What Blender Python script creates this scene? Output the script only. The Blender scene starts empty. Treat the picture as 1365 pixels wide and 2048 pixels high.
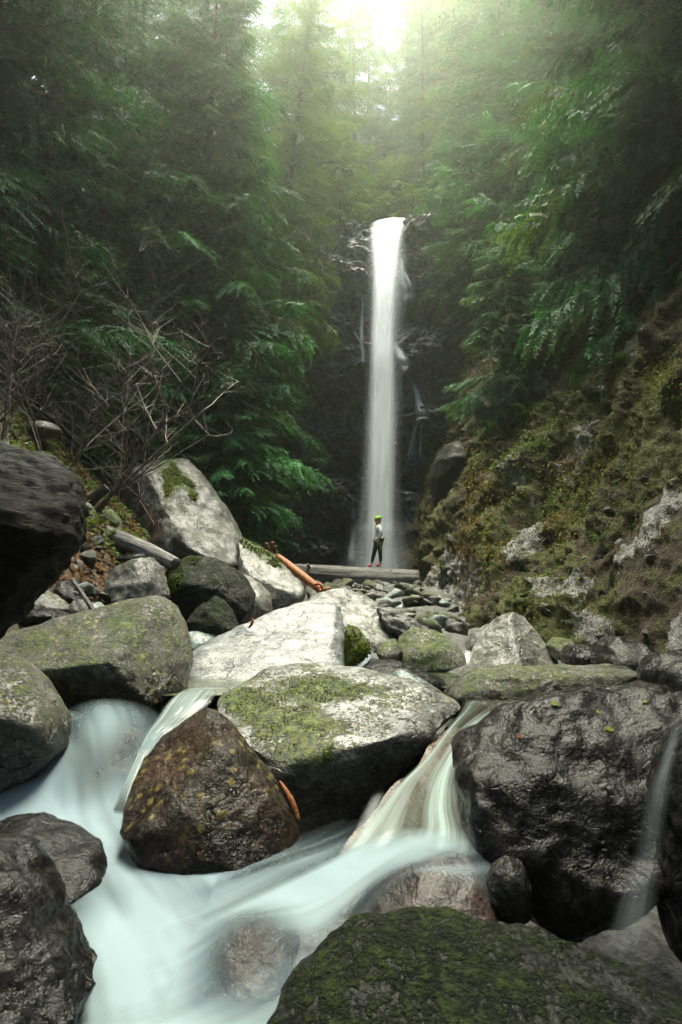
import bpy, bmesh, math, random
import numpy as np
from mathutils import Vector, Matrix, Euler, Quaternion

C = bpy.context.scene
COL = C.collection
rad = math.radians
PI = math.pi

# ------------------------------------------------------------------ camera, sky, sun, exposure
FPX = 1220.0            # focal length in pixels of the 1365x2048 photograph
PITCH = rad(8.0)
cam_d = bpy.data.cameras.new('camera')
cam = bpy.data.objects.new('camera', cam_d)
COL.objects.link(cam)
cam.location = (0, 0, 0)
cam.rotation_euler = (rad(90) + PITCH, 0, 0)
cam_d.sensor_fit = 'VERTICAL'
cam_d.sensor_height = 36.0
cam_d.lens = 36.0 * FPX / 2048.0
cam_d.clip_start = 0.05
cam_d.clip_end = 600
cam_d.dof.use_dof = True
cam_d.dof.focus_distance = 9.0
cam_d.dof.aperture_fstop = 4.5
C.camera = cam

SUN_EL, SUN_AZ = rad(76), rad(6)
world = bpy.data.worlds.new('World')
C.world = world
world.use_nodes = True
wn = world.node_tree
sky = wn.nodes.new('ShaderNodeTexSky')
sky.sky_type = 'NISHITA'
sky.sun_disc = False
sky.sun_elevation = SUN_EL
sky.sun_rotation = SUN_AZ
sky.dust_density = 2.0
wn.nodes['Background'].inputs['Strength'].default_value = 0.08
wn.links.new(sky.outputs[0], wn.nodes['Background'].inputs['Color'])

sd = bpy.data.lights.new('sun', 'SUN')
sd.energy = 5.0
sd.angle = rad(46)
sd.color = (1.0, 0.96, 0.79)
sun = bpy.data.objects.new('sun', sd)
COL.objects.link(sun)
sv = Vector((math.sin(SUN_AZ) * math.cos(SUN_EL), math.cos(SUN_AZ) * math.cos(SUN_EL), math.sin(SUN_EL)))
sun.rotation_euler = sv.to_track_quat('Z', 'Y').to_euler()
sun.location = (6, 30, 45)

C.view_settings.view_transform = 'Standard'
C.view_settings.look = 'None'
C.view_settings.gamma = 1.0
C.view_settings.use_curve_mapping = False
C.view_settings.exposure = 2.25
C.render.engine = 'CYCLES'
C.cycles.use_denoising = True
C.cycles.max_bounces = 6
C.cycles.diffuse_bounces = 3
C.cycles.glossy_bounces = 2
C.cycles.transmission_bounces = 4
C.cycles.transparent_max_bounces = 24
C.cycles.volume_bounces = 0
C.cycles.caustics_reflective = False
C.cycles.caustics_refractive = False
C.cycles.use_adaptive_sampling = False
C.cycles.adaptive_threshold = 0.02

# ------------------------------------------------------------------ helpers
CP, SP = math.cos(PITCH), math.sin(PITCH)

def at(px, py, Y):
    """world point at distance Y seen at a pixel of the photograph (arrays allowed)"""
    px = np.asarray(px, float); py = np.asarray(py, float); Y = np.asarray(Y, float)
    xc = (px - 682.5) / FPX
    yc = (1024.0 - py) / FPX
    f = Y / (CP - yc * SP)
    return np.stack(np.broadcast_arrays(xc * f, Y, (SP + yc * CP) * f), -1)

def pix(P):
    P = np.asarray(P, float)
    d = P[..., 1] * CP + P[..., 2] * SP
    u = P[..., 2] * CP - P[..., 1] * SP
    return 682.5 + FPX * P[..., 0] / d, 1024 - FPX * u / d

_rt = np.random.RandomState(7)
_T = _rt.rand(64, 64, 64).astype(np.float32) * 2 - 1

def vnoise(P):
    P = np.asarray(P, np.float64)
    i = np.floor(P).astype(np.int64)
    f = (P - i).astype(np.float32)
    f = f * f * f * (f * (f * 6 - 15) + 10)
    x0, y0, z0 = i[:, 0] & 63, i[:, 1] & 63, i[:, 2] & 63
    x1, y1, z1 = (x0 + 1) & 63, (y0 + 1) & 63, (z0 + 1) & 63
    fx, fy, fz = f[:, 0], f[:, 1], f[:, 2]
    a = _T[x0, y0, z0] * (1 - fx) + _T[x1, y0, z0] * fx
    b = _T[x0, y1, z0] * (1 - fx) + _T[x1, y1, z0] * fx
    c = _T[x0, y0, z1] * (1 - fx) + _T[x1, y0, z1] * fx
    d = _T[x0, y1, z1] * (1 - fx) + _T[x1, y1, z1] * fx
    return (a * (1 - fy) + b * fy) * (1 - fz) + (c * (1 - fy) + d * fy) * fz

_ROT = np.array(Euler((0.6, 0.9, 0.4)).to_matrix())

def fbm(P, o=4, g=0.5):
    s = 0; a = 1.0; t = 0
    P = np.asarray(P, float)
    for k in range(o):
        s = s + a * vnoise(P + 11.3 * k)
        t += a
        a *= g
        P = P @ _ROT.T * 2.03
    return s / t

def ridged(P, o=3, g=0.5):
    s = 0; a = 1.0; t = 0
    P = np.asarray(P, float)
    for k in range(o):
        s = s + a * (1 - np.abs(vnoise(P + 5.7 * k)) * 2)
        t += a
        a *= g
        P = P @ _ROT.T * 2.03
    return s / t

def sstep(a, b, x):
    t = np.clip((x - a) / (b - a), 0, 1)
    return t * t * (3 - 2 * t)

def mesh_np(name, V, F, smooth=True, attrs=None, uv=None, mats=None, mat_idx=None):
    """mesh from arrays; F is an array of triangles or quads, or a list of such arrays"""
    V = np.asarray(V, np.float32)
    Fs = F if isinstance(F, list) else [F]
    Fs = [np.asarray(f, np.int32) for f in Fs if len(f)]
    me = bpy.data.meshes.new(name)
    me.vertices.add(len(V))
    me.vertices.foreach_set('co', V.ravel())
    loops = np.concatenate([f.ravel() for f in Fs])
    tot = np.concatenate([np.full(len(f), f.shape[1], np.int32) for f in Fs])
    st = np.concatenate([[0], np.cumsum(tot)[:-1]]).astype(np.int32)
    me.loops.add(len(loops))
    me.loops.foreach_set('vertex_index', loops)
    me.polygons.add(len(tot))
    me.polygons.foreach_set('loop_start', st)
    if smooth:
        me.polygons.foreach_set('use_smooth', np.ones(len(tot), bool))
    if mats:
        for m in mats: me.materials.append(m)
    if mat_idx is not None:
        me.polygons.foreach_set('material_index', np.asarray(mat_idx, np.int32))
    me.update(calc_edges=True)
    for k, v in (attrs or {}).items():
        a = me.attributes.new(k, 'FLOAT', 'POINT')
        a.data.foreach_set('value', np.asarray(v, np.float32))
    if uv is not None:
        l = me.uv_layers.new(name='UVMap')
        l.data.foreach_set('uv', np.asarray(uv, np.float32)[loops].ravel())
    me.validate()
    return me

def link(name, me, parent=None, mat=None, loc=None):
    o = bpy.data.objects.new(name, me)
    COL.objects.link(o)
    if mat is not None and me is not None and not me.materials:
        me.materials.append(mat)
    if parent is not None: o.parent = parent
    if loc is not None: o.location = loc
    return o

def tag(o, label=None, cat=None, group=None, kind=None):
    if label: o['label'] = label
    if cat: o['category'] = cat
    if group: o['group'] = group
    if kind: o['kind'] = kind
    return o

def empty(name, loc, label, cat, group=None, rz=0):
    o = bpy.data.objects.new(name, None)
    COL.objects.link(o)
    o.location = loc
    o.rotation_euler = (0, 0, rz)
    o.empty_display_size = 0.2
    return tag(o, label, cat, group)

def grid_faces(nu, nv):
    i = np.arange(nu - 1)[:, None] * nv + np.arange(nv - 1)[None, :]
    return np.stack([i, i + nv, i + nv + 1, i + 1], -1).reshape(-1, 4)

def vnormals(V, F):
    N = np.zeros_like(V)
    a, b, c = V[F[:, 0]], V[F[:, 1]], V[F[:, 2]]
    n = np.cross(b - a, c - a)
    for k in range(F.shape[1]):
        for ax in range(3):
            N[:, ax] += np.bincount(F[:, k], n[:, ax], len(V))
    return N / (np.linalg.norm(N, axis=1, keepdims=True) + 1e-9)

_ico = {}
def ico(sub):
    if sub not in _ico:
        bm = bmesh.new()
        bmesh.ops.create_icosphere(bm, subdivisions=sub, radius=1)
        V = np.array([v.co[:] for v in bm.verts])
        F = np.array([[v.index for v in f.verts] for f in bm.faces])
        bm.free()
        _ico[sub] = (V, F)
    return _ico[sub]

def tube(pts, radii, sides=6, cap=True, twist=0.0):
    """tube round a polyline: (V, quads, tris)"""
    P = np.asarray(pts, float); n = len(P)
    R = np.broadcast_to(np.asarray(radii, float), (n,))
    T = np.gradient(P, axis=0)
    T /= np.linalg.norm(T, axis=1, keepdims=True) + 1e-9
    ref = np.array([0.31, 0.17, 0.93]) if abs(T[0] @ np.array([0.31, 0.17, 0.93])) < .9 else np.array([1., 0, 0])
    U = np.cross(T, ref); U /= np.linalg.norm(U, axis=1, keepdims=True) + 1e-9
    W = np.cross(T, U)
    a = np.arange(sides) / sides * 2 * PI
    V = P[:, None] + R[:, None, None] * (np.cos(a)[None, :, None] * U[:, None] + np.sin(a)[None, :, None] * W[:, None])
    V = V.reshape(-1, 3)
    i = np.arange(n - 1)[:, None] * sides
    j = np.arange(sides)[None, :]; k = (j + 1) % sides
    Q = np.stack([i + j, i + k, i + sides + k, i + sides + j], -1).reshape(-1, 4)
    tris = np.zeros((0, 3), int)
    if cap:
        V = np.vstack([V, P[0], P[-1]])
        m = n * sides
        j = np.arange(sides); k = (j + 1) % sides
        tris = np.vstack([np.stack([np.full(sides, m), k, j], -1),
                          np.stack([np.full(sides, m + 1), (n - 1) * sides + j, (n - 1) * sides + k], -1)])
    return V, Q, tris

class Acc:
    def __init__(s): s.V = []; s.Q = []; s.T = []; s.n = 0
    def add(s, V, Q=None, T=None):
        s.V.append(V)
        if Q is not None and len(Q): s.Q.append(np.asarray(Q) + s.n)
        if T is not None and len(T): s.T.append(np.asarray(T) + s.n)
        s.n += len(V)
    def tube(s, *a, **k): s.add(*tube(*a, **k))
    def mesh(s, name, **k):
        F = []
        if s.Q: F.append(np.vstack(s.Q))
        if s.T: F.append(np.vstack(s.T))
        return mesh_np(name, np.vstack(s.V), F, **k)

def catmull(P, n):
    P = np.asarray(P, float)
    m = len(P)
    t = np.linspace(0, m - 1, n)
    i = np.clip(t.astype(int), 0, m - 2)
    f = (t - i)[:, None]
    g = lambda k: P[np.clip(k, 0, m - 1)]
    p0, p1, p2, p3 = g(i - 1), g(i), g(i + 1), g(i + 2)
    return 0.5 * (2 * p1 + (p2 - p0) * f + (2 * p0 - 5 * p1 + 4 * p2 - p3) * f ** 2 + (3 * p1 - p0 - 3 * p2 + p3) * f ** 3)

# ------------------------------------------------------------------ materials
class NT:
    def __init__(s, name):
        s.m = bpy.data.materials.new(name)
        s.m.use_nodes = True
        s.t = s.m.node_tree
        s.t.nodes.clear()
        s.out = s.t.nodes.new('ShaderNodeOutputMaterial')
    def n(s, typ, **kw):
        nd = s.t.nodes.new('ShaderNode' + typ)
        for k, v in kw.items(): setattr(nd, k, v)
        return nd
    def put(s, sock, v):
        if hasattr(v, 'is_output') or isinstance(v, bpy.types.NodeSocket):
            s.t.links.new(v, sock)
        elif v is not None:
            if isinstance(v, (tuple, list)) and len(v) == 3 and sock.type == 'RGBA': v = (*v, 1)
            sock.default_value = v
    def coord(s, kind='Object', rnd=True, scale=(1, 1, 1)):
        tc = s.n('TexCoord').outputs[kind]
        if rnd:
            oi = s.n('ObjectInfo').outputs['Random']
            mu = s.math('MULTIPLY', oi, 43.0)
            va = s.n('VectorMath', operation='ADD')
            s.put(va.inputs[0], tc); s.put(va.inputs[1], mu)
            tc = va.outputs[0]
        if scale != (1, 1, 1):
            mp = s.n('Mapping'); s.put(mp.inputs[0], tc); mp.inputs['Scale'].default_value = scale
            tc = mp.outputs[0]
        return tc
    def noise(s, v, scale, detail=4, rough=0.55, dist=0.0, out='Fac'):
        nd = s.n('TexNoise'); s.put(nd.inputs['Vector'], v)
        nd.inputs['Scale'].default_value = scale; nd.inputs['Detail'].default_value = detail
        nd.inputs['Roughness'].default_value = rough; nd.inputs['Distortion'].default_value = dist
        return nd.outputs[out]
    def voro(s, v, scale, feature='F1', out='Distance', rnd=1.0):
        nd = s.n('TexVoronoi', feature=feature); s.put(nd.inputs['Vector'], v)
        nd.inputs['Scale'].default_value = scale; nd.inputs['Randomness'].default_value = rnd
        return nd.outputs[out]
    def math(s, op, a, b=None, c=None, clamp=False):
        nd = s.n('Math', operation=op, use_clamp=clamp)
        s.put(nd.inputs[0], a)
        if b is not None: s.put(nd.inputs[1], b)
        if c is not None: s.put(nd.inputs[2], c)
        return nd.outputs[0]
    def ramp(s, v, lo, hi, a=0.0, b=1.0):
        nd = s.n('MapRange', interpolation_type='SMOOTHSTEP')
        s.put(nd.inputs[0], v)
        for i, x in enumerate((lo, hi, a, b)): nd.inputs[i + 1].default_value = x
        return nd.outputs[0]
    def mix(s, f, a, b, blend='MIX'):
        nd = s.n('Mix', data_type='RGBA', blend_type=blend)
        s.put(nd.inputs[0], f); s.put(nd.inputs[6], a); s.put(nd.inputs[7], b)
        return nd.outputs[2]
    def cramp(s, v, stops):
        nd = s.n('ValToRGB'); s.put(nd.inputs[0], v)
        el = nd.color_ramp.elements
        while len(el) < len(stops): el.new(0.5)
        for e, (p, c) in zip(el, stops): e.position = p; e.color = (*c, 1)
        return nd.outputs[0]
    def attr(s, name):
        nd = s.n('Attribute', attribute_name=name); return nd.outputs['Fac']
    def bump(s, h, strength=0.5, dist=0.02, prev=None):
        nd = s.n('Bump'); s.put(nd.inputs['Height'], h)
        nd.inputs['Strength'].default_value = strength; nd.inputs['Distance'].default_value = dist
        if prev is not None: s.put(nd.inputs['Normal'], prev)
        return nd.outputs[0]
    def principled(s, **kw):
        nd = s.n('BsdfPrincipled')
        for k, v in kw.items(): s.put(nd.inputs[k.replace('_', ' ')], v)
        return nd.outputs[0]
    def done(s, sh):
        s.t.links.new(sh, s.out.inputs['Surface']); return s.m

def rock_mat(name, dark, light, moss=0.3, mossc=((0.03, 0.045, 0.008), (0.11, 0.13, 0.015)), rough=(0.35, 0.65), lichen=0.0,
             lichc=(0.30, 0.24, 0.06), scale=1.0, brown=0.0, streak=(1, 1, 1), bump=0.6, mossup=0.55, pale=0.0, speck=0.35, spec=0.5):
    s = NT(name)
    co = s.coord()
    cs = s.coord(scale=streak) if streak != (1, 1, 1) else co
    n1 = s.noise(cs, 1.6 * scale, 6, 0.6)
    n2 = s.noise(cs, 9 * scale, 6, 0.65)
    n3 = s.noise(co, 60 * scale, 3, 0.6)
    n4 = s.noise(cs, 28 * scale, 4, 0.65)
    v = s.math('ADD', s.math('MULTIPLY', n1, 0.9), s.math('MULTIPLY', n2, 0.75))
    v = s.ramp(v, 0.52, 1.12)
    col = s.mix(v, dark, light)
    if brown:
        nb = s.ramp(s.noise(co, 2.3 * scale, 4), 0.45, 0.7)
        col = s.mix(s.math('MULTIPLY', nb, brown), col, (0.10, 0.05, 0.022))
    if pale:
        npl = s.ramp(s.noise(cs, 3.1 * scale, 5, 0.7), 0.5, 0.62)
        col = s.mix(s.math('MULTIPLY', npl, pale), col, (0.55, 0.54, 0.50))
    g = s.ramp(n3, 0.32, 0.68, 1 - speck * 1.5, 1 + speck * 1.6)
    g2 = s.ramp(n4, 0.3, 0.7, 0.5, 1.45)
    gg = s.math('MULTIPLY', g, g2)
    cg = s.n('CombineColor'); [s.put(cg.inputs[k], gg) for k in range(3)]
    col = s.mix(1.0, col, cg.outputs[0], 'MULTIPLY')
    # thin dark cracks
    vd = s.noise(cs, 3.2 * scale, 3, 0.6, out='Color')
    va = s.n('VectorMath', operation='MULTIPLY_ADD'); s.put(va.inputs[0], vd); va.inputs[1].default_value = (0.5,) * 3; s.put(va.inputs[2], cs)
    cr = s.voro(va.outputs[0], 1.7 * scale, 'DISTANCE_TO_EDGE')
    crk = s.math('MULTIPLY', s.ramp(cr, 0.0, 0.016, 1, 0), s.ramp(s.noise(co, 1.9 * scale, 2), 0.5, 0.6))
    col = s.mix(s.math('MULTIPLY', crk, 0.45), col, (0.012, 0.011, 0.009))
    if lichen:
        lv = s.voro(s.coord(), 13 * scale)
        lm = s.math('MULTIPLY', s.ramp(lv, 0.20, 0.34, 1, 0), s.ramp(s.noise(co, 2.7 * scale, 3), 0.42, 0.6))
        col = s.mix(s.math('MULTIPLY', lm, lichen), col, lichc)
    wet = s.attr('wet')
    geo = s.n('NewGeometry')
    sx = s.n('SeparateXYZ'); s.put(sx.inputs[0], geo.outputs['Normal'])
    r = s.ramp(n2, 0.3, 0.7, rough[0], rough[1])
    h = s.math('ADD', s.math('MULTIPLY', n2, 0.5), s.math('ADD', s.math('MULTIPLY', n4, 0.3), s.math('MULTIPLY', n3, 0.12)))
    h = s.math('SUBTRACT', h, s.math('MULTIPLY', crk, 0.6))
    if moss:
        mn = s.noise(cs, 3.0 * scale, 8, 0.72)
        mf = s.noise(co, 34 * scale, 4, 0.7)
        mm = s.math('ADD', s.math('MULTIPLY', mn, 1.0), s.math('MULTIPLY', s.math('SUBTRACT', mf, 0.5), 0.85))
        mm = s.math('ADD', mm, s.math('MULTIPLY', sx.outputs[2], 0.22 * mossup))
        mm = s.math('ADD', mm, s.math('MULTIPLY', s.attr('moss'), 0.35))
        th = 0.98 - 0.62 * moss
        mk = s.ramp(mm, th - 0.05, th + 0.10)
        mc = s.mix(s.ramp(s.noise(co, 17 * scale, 4), 0.35, 0.68), mossc[0], mossc[1])
        col = s.mix(s.math('MULTIPLY', mk, 0.92), col, mc)
        r = s.math('ADD', r, s.math('MULTIPLY', mk, 0.35), clamp=True)
        h = s.math('ADD', h, s.math('MULTIPLY', s.math('MULTIPLY', mk, mf), 0.8))
    col = s.mix(s.math('MULTIPLY', wet, 0.72), col, s.mix(1.0, col, (0.22, 0.19, 0.17), 'MULTIPLY'))
    r = s.math('SUBTRACT', r, s.math('MULTIPLY', wet, 0.2), clamp=True)
    b = s.bump(h, bump, 0.05 / scale)
    return s.done(s.principled(Base_Color=col, Roughness=r, Normal=b, Specular_IOR_Level=spec))

def plain(name, col, rough=0.6, var=0.25, scale=20, spec=0.5):
    s = NT(name)
    co = s.coord()
    f = s.ramp(s.noise(co, scale, 4), 0.3, 0.7, 1 - var, 1 + var)
    cg = s.n('CombineColor'); [s.put(cg.inputs[k], f) for k in range(3)]
    c = s.mix(1.0, col, cg.outputs[0], 'MULTIPLY')
    return s.done(s.principled(Base_Color=c, Roughness=rough, Specular_IOR_Level=spec))

def leaf_mat(name, c1, c2, trans=0.27, rough=0.55):
    s = NT(name)
    oi = s.n('ObjectInfo').outputs['Random']
    n = s.noise(s.coord('Object'), 2.2, 3)
    f = s.ramp(s.math('ADD', s.math('MULTIPLY', n, 0.8), s.math('MULTIPLY', oi, 0.5)), 0.35, 0.95)
    col = s.mix(f, c1, c2)
    odd = s.ramp(s.math('FRACT', s.math('MULTIPLY', oi, 17.3)), 0.90, 0.96)
    col = s.mix(s.math('MULTIPLY', odd, 0.55), col, (0.085, 0.085, 0.022))
    p = s.principled(Base_Color=col, Roughness=rough + .1, Specular_IOR_Level=0.14)
    tr = s.n('BsdfTranslucent')
    ct = s.mix(1.0, col, (1.5, 1.5, 0.6), 'MULTIPLY')
    s.put(tr.inputs[0], ct)
    mx = s.n('MixShader'); mx.inputs[0].default_value = trans
    s.put(mx.inputs[1], p); s.put(mx.inputs[2], tr.outputs[0])
    return s.done(mx.outputs[0])

def bark_mat(name, c1, c2, scale=(1, 1, 1), ns=8, rough=0.85, bump=0.7, kind='Object'):
    s = NT(name)
    co = s.coord(kind, scale=scale)
    n = s.noise(co, ns, 6, 0.65)
    col = s.mix(s.ramp(n, 0.35, 0.68), c1, c2)
    b = s.bump(n, bump, 0.03)
    return s.done(s.principled(Base_Color=col, Roughness=rough, Normal=b))

def silk_mat(name, white=(0.80, 0.88, 0.90), streak=0.35, su=26.0, sv=0.9, gloss=0.0, tint=None, drops=0.0):
    """long-exposure water: white veil whose opacity comes from the amount of water (attribute 'amount')"""
    s = NT(name)
    uv = s.n('UVMap').outputs[0]
    mp = s.n('Mapping'); s.put(mp.inputs[0], uv); mp.inputs['Scale'].default_value = (su, sv, 1)
    n = s.noise(mp.outputs[0], 1.0, 4, 0.6)
    st = s.ramp(n, 0.30, 0.70, 1 - streak, 1 + streak * 0.6)
    am = s.attr('amount')
    a = s.math('MULTIPLY', am, st, clamp=True)
    d = s.n('BsdfDiffuse'); s.put(d.inputs[0], white)
    if drops:   # droplets in free fall scatter light arriving from above as well as from the front
        ad = s.n('VectorMath', operation='ADD'); s.put(ad.inputs[0], s.n('NewGeometry').outputs['Normal']); ad.inputs[1].default_value = (0, 0, drops)
        nm = s.n('VectorMath', operation='NORMALIZE'); s.put(nm.inputs[0], ad.outputs[0]); s.put(d.inputs['Normal'], nm.outputs[0])
    tl = s.n('BsdfTranslucent'); s.put(tl.inputs[0], white)
    m1 = s.n('MixShader'); m1.inputs[0].default_value = 0.15 if drops else 0.38
    s.put(m1.inputs[1], d.outputs[0]); s.put(m1.inputs[2], tl.outputs[0])
    body = m1.outputs[0]
    tr = s.n('BsdfTransparent')
    clear = tr.outputs[0]
    if tint is not None:
        gl = s.principled(Base_Color=tint, Roughness=0.12, Specular_IOR_Level=0.5)
        m3 = s.n('MixShader'); s.put(m3.inputs[0], s.attr('body'))
        s.put(m3.inputs[1], tr.outputs[0]); s.put(m3.inputs[2], gl)
        clear = m3.outputs[0]
    m2 = s.n('MixShader'); s.put(m2.inputs[0], a)
    s.put(m2.inputs[1], clear); s.put(m2.inputs[2], body)
    return s.done(m2.outputs[0])

M = {}
GM = ((0.018, 0.034, 0.006), (0.095, 0.125, 0.018))
M['granite'] = rock_mat('lichened granite', (0.013, 0.0135, 0.010), (0.10, 0.10, 0.078), moss=0.60, mossc=GM, lichen=0.8, rough=(0.3, 0.55))
M['granite_pale'] = rock_mat('pale granite', (0.036, 0.036, 0.032), (0.19, 0.19, 0.17), moss=0.40, mossc=GM, lichen=0.3, rough=(0.28, 0.55), pale=0.3)
M['centre'] = rock_mat('pale granite with yellow moss', (0.034, 0.035, 0.032), (0.20, 0.21, 0.195), moss=0.55, rough=(0.22, 0.5), lichen=0.35,
                       mossc=((0.020, 0.042, 0.008), (0.13, 0.155, 0.018)), streak=(0.8, 1, 1.8), pale=0.4, mossup=0.1)
M['white'] = rock_mat('white wet schist', (0.09, 0.10, 0.10), (0.25, 0.265, 0.27), moss=0.16, rough=(0.22, 0.5), pale=0.5, streak=(1, 1, 2.2), speck=0.2, mossup=0)
M['dark'] = rock_mat('dark wet stone', (0.003, 0.003, 0.003), (0.028, 0.028, 0.027), moss=0.24, mossc=((0.008, 0.014, 0.003), (0.05, 0.06, 0.01)), rough=(0.10, 0.34), brown=0.04, bump=0.6, mossup=0.3, spec=0.14)
M['darkmoss'] = rock_mat('dark mossy stone', (0.004, 0.005, 0.004), (0.030, 0.032, 0.025), moss=0.66, rough=(0.3, 0.6), bump=0.9, spec=0.18,
                         mossc=((0.005, 0.010, 0.002), (0.026, 0.038, 0.006)))
M['brown'] = rock_mat('brown wet stone', (0.007, 0.005, 0.004), (0.050, 0.037, 0.026), moss=0.40, mossc=((0.012, 0.014, 0.004), (0.07, 0.075, 0.014)), rough=(0.16, 0.45), brown=0.3, lichen=0.5, bump=0.8, spec=0.22)
M['mossy'] = rock_mat('moss-grown granite', (0.035, 0.036, 0.027), (0.25, 0.245, 0.20), moss=0.72, rough=(0.4, 0.7), mossc=GM)
M['grey'] = rock_mat('grey granite', (0.014, 0.0145, 0.013), (0.09, 0.092, 0.082), moss=0.47, mossc=GM, rough=(0.38, 0.65), pale=0.2)
M['teal'] = rock_mat('blue-grey wet stone', (0.04, 0.065, 0.06), (0.22, 0.29, 0.27), moss=0.3, mossc=GM, rough=(0.25, 0.5), pale=0.3)
M['redbrown'] = rock_mat('red-brown submerged stone', (0.012, 0.007, 0.005), (0.046, 0.026, 0.019), moss=0, rough=(0.3, 0.5), brown=0.4)

# ------------------------------------------------------------------ the large structure: ground
def ground(x, y):
    x = np.asarray(x, float); y = np.asarray(y, float)
    z = np.interp(y, [-60, -10, 0, 2, 4.1, 4.7, 5.4, 8, 12, 16, 20, 24, 26.8, 29, 45, 110, 170],
                  [-8, -3.2, -2.2, -1.95, -1.75, -1.35, -1.05, -0.75, -0.2, 0.15, 0.35, 0.5, 0.9, 15.6, 20, 48, 60])
    l = np.interp(y, [-10, 0, 3.5, 5.5, 8, 11, 15, 20, 24, 30], [-2.8, -2.8, -2.8, -2.6, -2.0, -2.1, -2.9, -4, -4.4, -6])
    d = np.maximum(0, l - x)
    z = z + np.where(d < 5, d * 0.98, 4.9 + (d - 5) * 0.75) * np.interp(y, [-30, 2, 5, 26, 30], [.4, .5, 1, 1, .35])
    r = np.maximum(0, x - np.interp(y, [0, 5, 12, 22, 30], [3.2, 4.0, 4.0, 4.0, 7]))
    z = z + r * np.interp(y, [-30, 5, 24, 30], [.4, .25, .25, .4])
    return z

def axis(lo, a, b, hi, step, n):
    k = np.linspace(0, 1, n + 1)[1:] ** 2.2
    return np.concatenate([(a - (a - lo) * k)[::-1], np.arange(a, b, step), b + (hi - b) * k])
xs = axis(-85, -9, 9, 85, 0.09, 26)
ys = axis(-55, 0.5, 27, 160, 0.1, 30)
X, Yg = np.meshgrid(xs, ys, indexing='ij')
P = np.stack([X.ravel(), Yg.ravel(), ground(X, Yg).ravel()], -1)
near = sstep(60, 10, np.abs(P[:, 1] - 12))
P[:, 2] += 0.16 * fbm(P * 1.3, 4) * near + 0.9 * fbm(P * 0.15, 3) * sstep(24, 40, P[:, 1]) + 0.05 * ridged(P * 4, 2) * near
s = NT('leaf-strewn soil and gravel')
co = s.coord('Object', rnd=False)
n1 = s.noise(co, 1.4, 5); n2 = s.noise(co, 14, 5, 0.7); vv = s.voro(co, 16, out='Color')
sxx = s.n('SeparateColor'); s.put(sxx.inputs[0], vv)
col = s.mix(s.ramp(n2, 0.35, 0.65), (0.012, 0.010, 0.007), (0.06, 0.045, 0.028))
col = s.mix(s.ramp(sxx.outputs[0], 0.78, 0.82), col, (0.15, 0.10, 0.06))
col = s.mix(s.ramp(sxx.outputs[1], 0.86, 0.9), col, (0.17, 0.17, 0.15))
px_ = s.n('SeparateXYZ'); s.put(px_.inputs[0], co)
bedm = s.math('MULTIPLY', s.ramp(px_.outputs[0], -2.6, -1.6), s.ramp(px_.outputs[0], 4.2, 5.0, 1, 0))
col = s.mix(s.ramp(n1, 0.55, 0.66), col, (0.035, 0.05, 0.010))
col = s.mix(bedm, col, s.mix(s.ramp(n2, 0.3, 0.7), (0.02, 0.02, 0.018), (0.12, 0.12, 0.11)))
M['soil'] = s.done(s.principled(Base_Color=col, Roughness=0.75, Normal=s.bump(s.math('ADD', n2, s.math('MULTIPLY', sxx.outputs[0], 0.4)), 0.8, 0.05)))
o = link('ground', mesh_np('ground', P, grid_faces(len(xs), len(ys))), mat=M['soil'])
tag(o, kind='structure')

# ------------------------------------------------------------------ cliff behind the waterfall
nx, nz, ncap = 420, 460, 26
cx = np.linspace(-10, 9, nx)
tv = np.concatenate([np.linspace(0, 1, nz), np.ones(ncap)])
lip = at(770, 452, 25.3)
LZ = float(lip[2]); LX = float(lip[0])
topz = np.interp(cx, [-10, -4, -1.2, LX - 1.15, LX - 0.75, LX, LX + 0.8, LX + 1.25, LX + 1.9, 6, 9],
                 [LZ - 5.5, LZ - 1.6, LZ - .2, LZ + .38, LZ + 0.05, LZ - .05, LZ + .12, LZ + 0.35, LZ + .42, LZ + .6, LZ + 2.5])
XX, TT = np.meshgrid(cx, tv, indexing='ij')
ZZ = -0.9 + (topz[:, None] + 0.9) * TT
YY = 24.35 + 0.055 * ZZ
lf = np.maximum(0, -0.6 - XX)
YY = YY - 0.42 * lf ** 1.15 * (1 - 0.35 * TT)
rt_ = np.maximum(0, XX - 3.4)
YY = YY - 0.55 * rt_ ** 1.2
P = np.stack([XX.ravel(), YY.ravel(), ZZ.ravel()], -1)
Q = P.copy(); Q[:, 2] += 0.35 * Q[:, 0]
led = (Q[:, 2] * 0.55 + 0.8 * fbm(P * 0.5, 3))
ledf = led - np.floor(led)
dy = 0.95 * fbm(P * [0.4, 0.4, 0.3], 3) + 0.35 * (ledf ** 2) + 0.62 * ridged(P * [0.9, .9, 1.3], 4, 0.55) + 0.18 * fbm(P * [3, 3, 5], 3)
chan = np.exp(-((P[:, 0] - LX) / 0.9) ** 2)
dy = dy * (1 - 0.55 * chan)
dx = 0.35 * fbm(P * 1.1 + 40, 3)
capk = np.concatenate([np.zeros(nz), np.arange(1, ncap + 1)])[None, :] * np.ones((nx, 1))
capk = capk.ravel()
P[:, 1] -= (dy - 0.25) * np.clip(1 - capk / 5, 0.15, 1)
P[:, 0] += dx * (1 - chan) * (capk < 1)
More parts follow.
